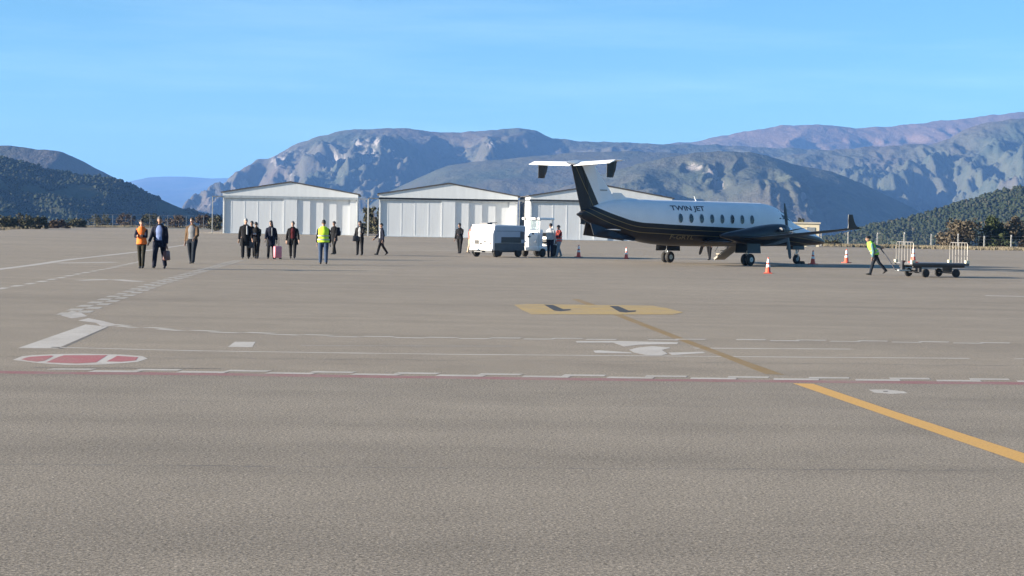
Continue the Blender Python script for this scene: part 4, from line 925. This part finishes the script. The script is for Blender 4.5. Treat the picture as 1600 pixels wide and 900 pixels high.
        if style == 'bun': h_.lathe([(.001, -.05 * S), (.045 * S, -.03 * S), (.05 * S, 0), (.04 * S, .03 * S), (.001, .05 * S)], tuple(HT((0, .12, .13))), 'Z', 10)
    fuse('hair', h_, HAIR[hm], root, .014)
    # trousers
    tr = MB(); tb(tr, [(0, 0, 1.03), (0, 0, .95), (0, 0, .86), (0, 0, .80)], [(.150 * slim, .112), (.168 * slim, .122), (.165 * slim, .118), (.10 * slim, .09)], False, 16)
    for hip, kn, an, b_ in lg:
        e2 = an + (an - kn).normalized() * .015
        tb(tr, [hip + V3(0, 0, .0), hip + (kn - hip) * .5, kn, kn + (an - kn) * .4, kn + (an - kn) * .8, e2], [.100 * slim, .088 * slim, .068 * slim, .066 * slim, .058 * slim, .056 * slim])
    fuse('trousers', tr, CL[bottom], root, .018)
    for hip, kn, an, b_ in lg:                              # shoes
        p_ = R(12) * max(-1.2, min(1, 0)) + (b_ * .75 if b_ < -.25 else (b_ * .6 if b_ > .2 else 0))
        M_ = Matrix.Rotation(-p_ if b_ > 0 else -p_, 3, 'X'); f_ = MB()
        pts = [an + M_ @ V3(0, .055, -.035), an + M_ @ V3(0, 0, -.022), an + M_ @ V3(0, -.09, -.038), an + M_ @ V3(0, -.155, -.050), an + M_ @ V3(0, -.19, -.055)]
        f_.tube([tuple(T(q)) for q in pts], [sc(q) for q in ((.030, .034), (.040, .048), (.043, .036), (.040, .024), (.020, .012))], 10, up=(0, 0, 1))
        f_.build('shoe', shoe or M_SHOE, root, 'all')
    # jacket / coat
    tm, hem, flare, _ = top
    def garment(mb, hemz, grow, openf, fl):
        lv = [hemz, (hemz + 1.02) / 2 if hemz < .92 else .98, 1.04, 1.14, 1.25, 1.345, 1.425, 1.50]; ws = [.166 * fl, .160 * (1 + (fl - 1) * .6), .150, .146, .166, .158, .104, .062]; ds = [.124 * fl, .122 * (1 + (fl - 1) * .5), .116, .112, .124, .112, .088, .066]
        if hemz > 1.0: lv[1] = (hemz + 1.1) / 2
        order = sorted(range(8), key=lambda i: lv[i]); rgs = []
        for i in order:
            rg = []
            for k in range(28):
                a = 2 * math.pi * k / 28; x_, y_ = math.cos(a), math.sin(a)
                g_ = 1.0
                if openf and lv[i] < 1.47:
                    da = abs(((a - 1.5 * math.pi + math.pi) % (2 * math.pi)) - math.pi)
                    if da < openf: g_ = .72
                low = lv[i] < hipz
                p = V3(x_ * (ws[i] + grow) * slim * g_, y_ * (ds[i] + grow) * g_, lv[i])
                rg.append(tuple(T(p, not low) if not low else T(V3(p.x, p.y, p.z), False)))
            rgs.append(rg)
        mb.rings(rgs)
    def sleeves(mb, grow):
        for sh, el, wr, d2, sd in ar:
            tb(mb, [sh + V3(-sd * .075, 0, .035), sh, sh + (el - sh) * .4, el, el + (wr - el) * .5, wr - d2 * .01], [.046 + grow, .060 + grow, .060 + grow, .053 + grow, .048 + grow, .043 + grow], True)
    if coat_open:
        sm = MB(); garment(sm, .93, -.002, 0, 1.0); fuse('shirt', sm, CL[shirt], root, .018)
    g1 = MB(); garment(g1, hem, .012 if vest else .016, coat_open, flare); sleeves(g1, .008); fuse('jacket' if hem > .7 else 'coat', g1, CL[tm], root, .018)
    if vest:
        vm, vh, vopen = vest; g2 = MB(); garment(g2, vh, .034, vopen, 1.05)
        for sh, el, wr, d2, sd in ar: tb(g2, [sh + V3(-sd * .08, 0, .03), sh + (el - sh) * .10], [.066, .078], True)
        vo = fuse('vest', g2, CL[vm], root, .018)
        for zz in (vh + .09, vh + .24):
            rg = []
            for z_ in (zz, zz + .05):
                rg.append([tuple(T(V3(math.cos(a) * (.166 + .046) * slim * 1.03, math.sin(a) * (.126 + .046) * 1.03, z_), z_ > hipz)) for a in [2 * math.pi * k / 28 for k in range(28)]])
            if not vopen and vm != 'orange': MB().rings(rg, False).build('reflective_band', M_REFL, vo, 'all')
    if scarf:
        s2 = MB(); tb(s2, [(0, -.0, 1.455), (0, -.0, 1.50)], [(.085, .088), (.080, .082)], True, 14); tb(s2, [(.05, -.10, 1.44), (.055, -.15, 1.30), (.06, -.155, 1.05)], [(.035, .02), (.04, .018), (.04, .015)], True, 8); fuse('scarf', s2, CL[scarf], root, .016)
    root['hands_at'] = [float(x) for h in hands for x in (root.matrix_basis @ h[1])]
    return root, hands
def hand_world(p, i):
    root, hands = p; return Matrix.LocRotScale(root.location, root.rotation_euler, None) @ hands[i][1]

PPL = {}
PPL['vest'] = person('woman in orange hi-vis vest and dark leggings walking beside the navy coat', gp(221, 419.5), 2, 1.72, ((14, 4), (-8, 10)), ((38, 6, 62, 25), (38, 6, 62, 25)), 2, (10, 4), 'light', ('dark', 'bun'), ('navy', .86, 1.0, None), bottom='legg', vest=('orange', .86, 0), slim=.86, spread=-.02)
PPL['navy'] = person('man in open navy coat and blue shirt carrying a reddish bag', gp(249, 419.5), -4, 1.84, ((-12, 14), (18, 6)), ((3, 9, 14), (16, 12, 26)), 0, (8, 0), 'tan', ('grey', 'short'), ('navy', .72, 1.12, None), shirt='blue', bottom='navy', coat_open=.62, slim=1.12)
PPL['brown'] = person('man in brown jacket over grey sweater and dark jeans walking alone', gp(300, 412), -10, 1.83, ((22, 10), (-12, 12)), ((18, 9, 42, 14), (-14, 12, 24)), 0, (-18, 0), 'light', ('brown', 'short'), ('brown', .84, 1.05, None), shirt='grey', bottom='dkjeans', coat_open=.75, slim=1.08, spread=.05)
PPL['longcoat'] = person('white-haired man in long black overcoat at the left of a close trio', gp(383.5, 404.2), 8, 1.83, ((-14, 12), (18, 8)), ((10, 11, 22), (-12, 12, 16)), 0, (15, 0), 'light', ('white', 'short'), ('black', .56, 1.18, None), bottom='black', slim=1.12, scarf='ltgrey')
PPL['hidden'] = person('dark figure half hidden between the long black overcoat and the phone user', gp(393, 402.2), 5, 1.70, ((10, 6), (-8, 8)), ((5, 6, 20), (5, 6, 20)), 0, (-20, 0), 'tan', ('dark', 'short'), ('black', .74, 1.05, None), bottom='black', slim=1.0)
PPL['phone'] = person('person in short dark jacket looking down at something in both hands', gp(400.5, 404.2), -8, 1.68, ((14, 6), (-12, 14)), ((28, 6, 78, 30), (28, 6, 78, 30)), 3, (-6, 24), 'tan', ('dark', 'short'), ('black', .80, 1.02, None), bottom='char', slim=.96)
PPL['trolley'] = person('long-haired woman in dark knee-length coat with grey scarf, pulling the pink suitcase', gp(423, 404.2), 4, 1.74, ((-10, 12), (12, 4)), ((-14, 12, 8), (14, 8, 22)), 0, (-24, 0), 'light', ('dark', 'long'), ('navy', .56, 1.12, None), bottom='char', scarf='grey', slim=1.0)
PPL['maroon'] = person('man in open black coat over a dark red shirt, coat tails swinging', gp(457, 404.2), 6, 1.74, ((18, 6), (-16, 14)), ((16, 13, 18), (-16, 14, 12)), 0, (-10, 0), 'light', ('grey', 'short'), ('black', .66, 1.32, None), shirt='maroon', bottom='char', coat_open=.6, slim=1.06, spread=-.03)
PPL['hivis'] = person('marshaller in yellow-green hi-vis vest and blue jeans seen from behind', gp(505, 413), 182, 1.80, ((4, 4), (-4, 6)), ((3, 9, 18), (3, 9, 16)), 0, (0, 0), 'tan', ('dark', 'short'), ('black', .92, 1.0, None), bottom='jeans', vest=('yellow', .86, 0), slim=1.06, spread=.03)
PPL['pack'] = person('traveller in dark coat with a backpack, just right of the yellow vest', gp(522, 397.6), -38, 1.76, ((16, 8), (-10, 8)), ((10, 8, 18), (-8, 8, 14)), 0, (-10, 6), 'light', ('dark', 'short'), ('black', .72, 1.05, None), bottom='char', slim=1.0)
PPL['bagman'] = person('man in dark suit standing wide-legged before the gap between hangars', gp(562, 399), -14, 1.78, ((5, 3), (-3, 3)), ((30, 8, 60, 10), (4, 10, 14)), 0, (-16, 4), 'light', ('dark', 'short'), ('char', .80, 1.04, None), shirt='white', bottom='black', coat_open=.35, slim=1.05, spread=.09)
PPL['strider'] = person('man in dark jacket striding left in front of the middle hangar corner', gp(595.5, 399), -62, 1.72, ((22, 6), (-20, 16)), ((-8, 8, 24), (20, 8, 30)), 0, (0, 0), 'light', ('dark', 'short'), ('navy', .72, 1.10, None), shirt='white', bottom='black', coat_open=.3, slim=1.0)
PPL['black'] = person('lone man all in black standing left of the white power unit', gp(718, 396), -28, 1.77, ((12, 4), (-10, 6)), ((26, 8, 62, 20), (4, 10, 14)), 0, (-20, 10), 'light', ('dark', 'short'), ('black', .82, 1.05, None), bottom='char', slim=1.06, spread=.07)
PPL['behind'] = person('worker in pale pink hi-vis top half hidden behind the white power unit', gp(735.5, 396), 60, 1.66, ((8, 4), (-8, 6)), ((20, 6, 50, 10), (20, 6, 50, 10)), 4, (0, 10), 'light', ('dark', 'short'), ('tan', .86, 1.0, None), bottom='tan', vest=('red', .90, .5), slim=.96)
PPL['driver'] = person('man in pale shirt and dark trousers behind the tow tractor', gp(859.5, 402.2), 155, 1.84, ((4, 2), (-4, 4)), ((15, 8, 30), (6, 8, 20)), 0, (0, 0), 'tan', ('dark', 'short'), ('white', .90, 1.0, None), bottom='navy', slim=1.0, spread=.03)
PPL['redvest'] = person('worker in red hi-vis vest and pale jeans walking left between tractor and aircraft tail', gp(872.5, 401.8), -50, 1.77, ((18, 6), (-14, 12)), ((30, 6, 60, 10), (-6, 8, 20)), 0, (-8, 8), 'light', ('brown', 'short'), ('maroon', .90, 1.0, None), bottom='ltjeans', vest=('red', .86, 0), slim=.98, shoe=M_SHOEB)
PPL['under'] = person('person beyond the aircraft, only dark trousered legs showing below the belly', gp(1108, 406.4), -40, 1.76, ((10, 4), (-10, 10)), ((5, 8, 14), (5, 8, 14)), 0, (0, 0), 'light', ('dark', 'short'), ('black', .82, 1.0, None), bottom='black')
PPL['puller'] = person('worker in green hi-vis vest leaning forward to pull the baggage cart', gp(1367, 430.5), -80, 1.66, ((20, 6), (-30, 14)), ((18, 6, 22), (-52, 4, 6)), 30, (0, -14), 'light', ('dark', 'bun'), ('teal', .90, 1.0, None), bottom='dkjeans', vest=('green', .88, 0), slim=.95)

bpy.context.view_layer.update()
_dg = bpy.context.evaluated_depsgraph_get()
_new = [(o, bpy.data.meshes.new_from_object(o.evaluated_get(_dg)), hs) for o, hs in REMESH]
for o, me, hs in _new:
    m_ = o.data.materials[0]; o.modifiers.clear()
    bm = bmesh.new(); bm.from_mesh(me); bmesh.ops.smooth_vert(bm, verts=bm.verts, factor=.5, use_axis_x=True, use_axis_y=True, use_axis_z=True)
    for M3, loc, S, sd in hs:
        n0 = len(bm.verts); vs_ = [bm.verts.new(tuple(M3 @ (Vector(p) * S) + loc)) for p in HV]
        for q in HF: bm.faces.new([vs_[i] for i in q])
    bm.to_mesh(me); bm.free(); me.polygons.foreach_set('use_smooth', [True] * len(me.polygons)); me.materials.clear(); me.materials.append(m_); old = o.data; me.name = o.name; o.data = me
    bpy.data.meshes.remove(old)
# ------------------------------------------------------------------ luggage carried by the walkers
M_PINK = mat('suitcase_pink', (.62, .20, .24), .35, 0, .1, 5, coat=.2)
sp = gp(433.5, 405); sc_ = empty('suitcase', (sp[0], sp[1], 0), R(28)); tag(sc_, 'pink hard-shell wheeled suitcase beside the long-haired woman', 'suitcase')
sh = MB().box((0, 0, .33), (.36, .24, .54)).build('shell', M_PINK, sc_, True, .05)
for k in range(5): MB().box((-.13 + .065 * k, -.121, .33), (.02, .014, .42)).build('rib', M_PINK, sh)
for q in (-1, 1):
    for r_ in (-1, 1): MB().lathe([(.012, -.015), (.03, -.012), (.03, .012), (.012, .015)], (q * .14, r_ * .08, .03), 'Y', 10).build('wheel', M_RUB, sc_)
MB().tube([(-.09, .08, .58), (-.09, .08, .98), (.09, .08, .98), (.09, .08, .58)], .012, 8).build('handle', M_DKMET, sc_, True)
def bag(name, label, cat, loc, d, col, rz=0, strap=.14):
    r_ = empty(name, tuple(loc), rz); tag(r_, label, cat)
    m_ = mat('bag_' + label[:14].replace(' ', '_'), col, .5, 0, .2, 6, .2)
    MB().box((0, 0, -strap - d[2] / 2), d, taper=.84).build('body', m_, r_, True, min(d) * .28)
    MB().tube([(-d[0] * .28, 0, -strap - .02), (-d[0] * .2, 0, -.02), (0, 0, .0), (d[0] * .2, 0, -.02), (d[0] * .28, 0, -strap - .02)], .012, 6).build('strap', m_, r_, True); return r_
hw = hand_world(PPL['navy'], 0); bag('handbag', 'reddish-brown leather bag hanging from the navy-coated man\'s hand', 'bag', (hw.x, hw.y, hw.z - .08), (.34, .16, .34), (.10, .030, .026), R(70), .16)
hw = hand_world(PPL['bagman'], 0); 
bp_ = gp(556.5, 399); bag('shoulder_bag', 'black shoulder bag at the hip of the wide-legged man', 'bag', (bp_[0] - .02, bp_[1] - .12, 1.16), (.36, .16, .30), (.012, .012, .014), R(10), .12)
bp_ = gp(387.5, 404.2); bag('tote_bag', 'dark grey tote bag between the overcoat and the phone user', 'bag', (bp_[0] + .12, bp_[1] - .12, .98), (.34, .14, .34), (.03, .03, .036), R(5), .16)
pk = PPL['pack'][0]; Mx = Matrix.LocRotScale(pk.location, pk.rotation_euler, None); bl_ = Mx @ Vector((0, .24, 1.22))
bk = empty('backpack', tuple(bl_), pk.rotation_euler.z); tag(bk, 'navy backpack on the back of the traveller in dark coat', 'backpack')
MB().box((0, 0, 0), (.32, .18, .46), taper=.85).build('body', CL['navy'], bk, True, .05); MB().box((0, .11, -.08), (.24, .07, .22)).build('pocket', CL['navy'], bk, True, .02)
for q in (-1, 1): MB().tube([(q * .1, -.09, .18), (q * .13, -.30, .24), (q * .15, -.40, .0), (q * .12, -.12, -.2)], .02, 6).build('strap', CL['black'], bk, True)
pp = PPL['phone']; h0, h1_ = hand_world(pp, 0), hand_world(pp, 1); c_ = (h0 + h1_) / 2
ph = MB().box((0, 0, 0), (.16, .11, .012), rx=.5).build('document', mat('paper', (.62, .62, .60), .8)); ph.location = (c_.x, c_.y - .07, c_.z + .03); tag(ph, 'pale folded paper held by the person in short dark jacket', 'document')

# ------------------------------------------------------------------ traffic cones
M_CONE = mat('cone_red', (.72, .10, .05), .5, 0, .1, 6); M_CONEW = mat('cone_white', (.75, .74, .72), .4, 0, .06, 6); M_CBASE = mat('cone_base', (.45, .06, .04), .7, 0, .15, 5)
def cone(px, py, h, label, loc=None):
    p = loc if loc is not None else gp(px, py); r_ = empty('traffic_cone', tuple(p), random.Random(int(px)).uniform(0, 1.5)); tag(r_, label, 'traffic cone', 'traffic cones around the aircraft')
    k = h / .75; rad = lambda z: (.135 - .105 * z / .75) * k
    MB().box((0, 0, .02 * k), (.40 * k, .40 * k, .04 * k)).build('base', M_CBASE, r_, False, .008)
    bd = MB().lathe([(rad(0) + .02 * k, .04 * k), (rad(.06), .07 * k), (rad(.72), .72 * k), (rad(.75) * .6, .75 * k)], seg=22).build('body', M_CONE, r_, True)
    for z0, z1 in ((.30, .42), (.50, .68)): MB().lathe([(rad(z0) + .004, z0 * k), (rad(z1) + .004, z1 * k)], seg=22).build('band', M_CONEW, bd, True)
cone(904, 401.9, .70, 'traffic cone in shade right of the red-vested worker')
cone(978.5, 404.3, .62, 'red and white traffic cone below the aircraft\'s rear fuselage')
cone(1200, 427.3, .64, 'nearest traffic cone, red and white, in front of the starboard wheels')
cone(1270, 413, .72, 'dark-looking traffic cone in the aircraft\'s shadow right of the nose wheel')
cone(1322.5, 410.8, .74, 'orange traffic cone standing left of the worker in green vest')

# ------------------------------------------------------------------ white ground power unit
M_INK = mat('black_ink', (.008, .008, .009), .6)
M_GPW = mat('gpu_white', (.80, .79, .77), .4, 0, .04, 1.5, coat=.1); M_GPD = mat('gpu_dark', (.05, .055, .065), .5, 0, .2, 4)
def wheel(parent, loc, r_, w_, seg=24):
    o = MB().lathe([(r_ * .55, -w_ / 2), (r_ * .85, -w_ / 2), (r_ * .97, -w_ * .35), (r_, 0), (r_ * .97, w_ * .35), (r_ * .85, w_ / 2), (r_ * .55, w_ / 2)], axis='Y', seg=seg).build('wheel', M_RUB, parent, True); o.location = loc
    MB().lathe([(.001, -w_ * .30), (r_ * .2, -w_ * .42), (r_ * .5, -w_ * .30), (r_ * .57, -w_ * .45), (r_ * .57, w_ * .45), (r_ * .5, w_ * .30), (r_ * .2, w_ * .42), (.001, w_ * .30)], axis='Y', seg=18).build('rim', M_STEEL, o, True); return o
gu = empty('ground_power_unit', tuple(gp(777, 401.4)), R(53)); tag(gu, 'boxy white ground power unit with dark lower side, in front of the middle hangar', 'vehicle')
# local: +x runs along the unit away to the right, end face at x = -1.45 looks left towards the sun
LX, WY = 1.42, .78
MB().xzprism([(-LX - .02, .36), (LX, .36), (LX, 1.70), (-LX + .18, 1.74), (-LX - .02, 1.2)], -WY, WY).build('body', M_GPW, gu, True, .04)
MB().box((.05, -WY - .010, 1.22), (2 * LX - .12, .024, .90)).build('side_panel', mat('gpu_side', (.30, .36, .44), .4, 0, .06, 2), gu)
MB().box((0.06, -WY - .012, .56), (2 * LX - .16, .03, .40)).build('lower_panel', M_GPD, gu)
MB().box((.16, -WY - .022, .93), (1.75, .03, .30)).build('vent_grille', mat('gpu_black', (.012, .012, .014), .4), gu)
for k in range(6): MB().box((.16, -WY - .040, .82 + .045 * k), (1.7, .02, .012)).build('grille_slat', M_GPD, gu)
MB().box((1.14, -WY - .024, 1.16), (.34, .03, .42)).build('hatch', M_GPD, gu)
MB().box((.0, -WY - .026, 1.40), (2.3, .012, .02)).build('panel_seam', M_GPD, gu)
for yy, zz, w_, h_ in ((-.30, .80, .30, .22), (-.02, .72, .14, .10), (.24, .84, .16, .07)): MB().box((-LX - .03, -yy, zz), (.02, w_, h_)).build('marking_plate', M_INK, gu)
for yy in (-.62, .62): MB().lathe([(.001, -.02), (.05, -.02), (.05, .02), (.001, .02)], (-LX - .03, yy, .75), 'X', 12).build('tail_lamp', mat('lamp_red', (.35, .03, .02), .3), gu)
MB().box((-LX - .02, 0, .42), (.06, 1.5, .10)).build('bumper', M_GPW, gu)
MB().box((-.9, .1, 1.78), (.42, .5, .1)).build('exhaust_cover', M_DKMET, gu); MB().tube([(-.3, .3, 1.72), (-.3, .3, 1.84), (.3, .3, 1.84), (.3, .3, 1.72)], .018, 6).build('lifting_bar', M_DKMET, gu, True)
MB().box((0, 0, .32), (2 * LX - .3, 1.2, .12)).build('chassis', M_GPD, gu)
for wx in (-.98, .98):
    for wy in (-.66, .66): wheel(gu, (wx, wy, .25), .25, .18)
MB().tube([(LX, 0, .34), (LX + .75, 0, .32)], .035, 8).build('tow_bar', M_DKMET, gu)

# ------------------------------------------------------------------ tow tractor with a canopy
tt_ = empty('tow_tractor', tuple(gp(843.5, 401.2)), R(55)); tag(tt_, 'white tow tractor with a pale canopy on posts, hitched behind the power unit', 'vehicle')
MB().box((0, 0, .46), (1.9, 1.15, .26)).build('chassis', M_GPW, tt_, True, .03)
MB().xzprism([(-.95, .58), (-.42, .58), (-.42, 1.52), (-.80, 1.46), (-.97, 1.2)], -.46, .46).build('front_cowl', M_GPW, tt_, True, .03)
MB().box((.62, 0, .86), (.64, 1.05, .52)).build('rear_deck', M_GPW, tt_, True, .03)
MB().box((.12, 0, .82), (.46, .52, .10)).build('seat', CL['black'], tt_, True, .03); MB().box((.36, 0, 1.10), (.09, .5, .46), ry=.12).build('backrest', CL['black'], tt_, True, .03)
MB().tube([(-.45, .12, 1.25), (-.22, .12, 1.36)], .018, 8).build('steering_column', M_DKMET, tt_)
MB().tube([(-.22 - .05 * math.sin(a), .12 + .17 * math.cos(a), 1.36 + .16 * math.sin(a)) for a in [2 * math.pi * k / 16 for k in range(17)]], .014, 6).build('steering_wheel', M_DKMET, tt_, True)
for px_ in (-.80, .46):
    for py_ in (-.50, .50): MB().tube([(px_, py_, .58), (px_ * .96, py_, 2.04)], .035, 8).build('canopy_post', M_GPW, tt_)
cp = MB().box((-.22, 0, 2.10), (1.5, 1.18, .13)).build('canopy', M_GPW, tt_, True, .03)
for py_ in (-.36, .36): MB().lathe([(.001, -.03), (.07, -.03), (.08, .03), (.001, .03)], (-.99, py_, 2.10), 'X', 12).build('work_lamp', M_DKMET, cp)
m_gl = bpy.data.materials.new('screen_glass'); m_gl.use_nodes = True; b_ = m_gl.node_tree.nodes['Principled BSDF']; b_.inputs['Transmission Weight'].default_value = .85; b_.inputs['Roughness'].default_value = .05; b_.inputs['Base Color'].default_value = (.75, .85, .85, 1); b_.inputs['IOR'].default_value = 1.1
MB().box((-.80, 0, 1.76), (.012, .9, .50)).build('windscreen', m_gl, tt_)
for yy, zz, w_ in ((-.18, 1.28, .10), (.1, 1.12, .22)): MB().box((-.975, yy, zz), (.03, w_, .09)).build('marking_plate', M_GPD, tt_)
MB().box((-1.02, 0, .45), (.10, 1.2, .20)).build('bumper', M_GPW, tt_, True, .02)
for wx, r_ in ((-.62, .24), (.60, .34)):
    for wy in (-.58, .58): wheel(tt_, (wx, wy, r_), r_, .20)
for py_ in (-.2, .2): MB().lathe([(.001, -.02), (.06, -.02), (.06, .02), (.001, .02)], (-.99, py_ * 1.8, .86), 'X', 12).build('headlamp', M_ALU, tt_)

# ------------------------------------------------------------------ flat baggage cart pulled by the worker in green
M_CART = mat('cart_deck', (.045, .045, .05), .6, 0, .25, 5); M_RACK = mat('rack_tube', (.24, .225, .205), .45, .2, .08, 6); M_CREAM = mat('cart_cream', (.62, .57, .40), .6, 0, .1, 5)
w1 = gp(1443.5, 433.6); w2 = gp(1494.5, 434.0); ca = math.atan2(w2[1] - w1[1], w2[0] - w1[0]); ca = R(19)
ct = empty('baggage_cart', ((w1[0] + w2[0]) / 2 - math.sin(-ca) * 0 , (w1[1] + w2[1]) / 2, 0), ca); tag(ct, 'flat dark baggage cart with pale tubular end racks', 'cart')
# local x along the cart (right end further away), y = 0 at the near wheels, deck spreads to +y
MB().box((-.02, .62, .50), (2.55, 1.36, .07)).build('deck', M_CART, ct, True, .01)
MB().box((0, .62, .43), (2.3, .10, .09)).box((0, .14, .43), (2.3, .07, .09)).box((0, 1.1, .43), (2.3, .07, .09)).build('chassis', M_CART, ct)
sl = MB().box((0, 0, .55), (2.5, .21, .03)).mesh('deck_board', mat('deck_board', (.16, .16, .165), .55, .2, .2, 4))
for k in range(6):
    o = add('deck_board', sl, ct); o.location = (-.02, .05 + .228 * k, 0)
for ex in (-1.22, 1.20):
    rk_ = MB(); rk_.tube([(ex, 0, .54), (ex, .0, 1.30), (ex, .05, 1.36), (ex, 1.19, 1.36), (ex, 1.24, 1.30), (ex, 1.24, .54)], .014, 8).build('rack_hoop', M_RACK, ct, True)
    bm2 = MB().tube([(0, 0, .54), (0, 0, 1.36)], .010, 8).mesh('rack_bar', M_RACK, True)
    for k in range(5): o = add('rack_bar', bm2, ct); o.location = (ex, .2 + .21 * k, 0)
    for yy in (.02, 1.22): MB().box((ex, yy, .60), (.16, .12, .14)).build('rack_foot', M_CREAM, ct)
for wx in (-.66, .70):
    for wy in (0, 1.24): wheel(ct, (wx, wy, .17), .17, .09, 20)
    MB().tube([(wx, 0, .17), (wx, 1.24, .17)], .022, 8).box((wx, .62, .30), (.12, .5, .2)).build('axle', M_DKMET, ct)
ht = gp(1382.5, 431); hwp = hand_world(PPL['puller'], 1)
Mi = (Matrix.LocRotScale(ct.location, ct.rotation_euler, None)).inverted(); hl_ = Mi @ hwp
MB().tube([(-.66, .62, .24), (-1.35, .62, .24), (-1.62, .62, .27), tuple(Vector((-1.62, .62, .27)).lerp(hl_, .5)), tuple(hl_ + Vector((0, 0, -.06)))], .024, 8).tube([tuple(hl_ + Vector((0, -.12, -.06))), tuple(hl_ + Vector((0, .12, -.06)))], .018, 8).build('tow_bar', M_DKMET, ct, True)
MB().box((-1.30, .62, .26), (.5, .3, .05)).build('turntable', M_STEEL, ct); MB().box((-1.30, .62, .46), (.14, .16, .36)).build('turntable_post', M_DKMET, ct)
Mc = Matrix.LocRotScale(ct.location, ct.rotation_euler, None); q = Mc @ Vector((-1.0, .35, .568))
cone(1416, 408, .58, 'red and white cone standing on the front of the baggage cart', q)
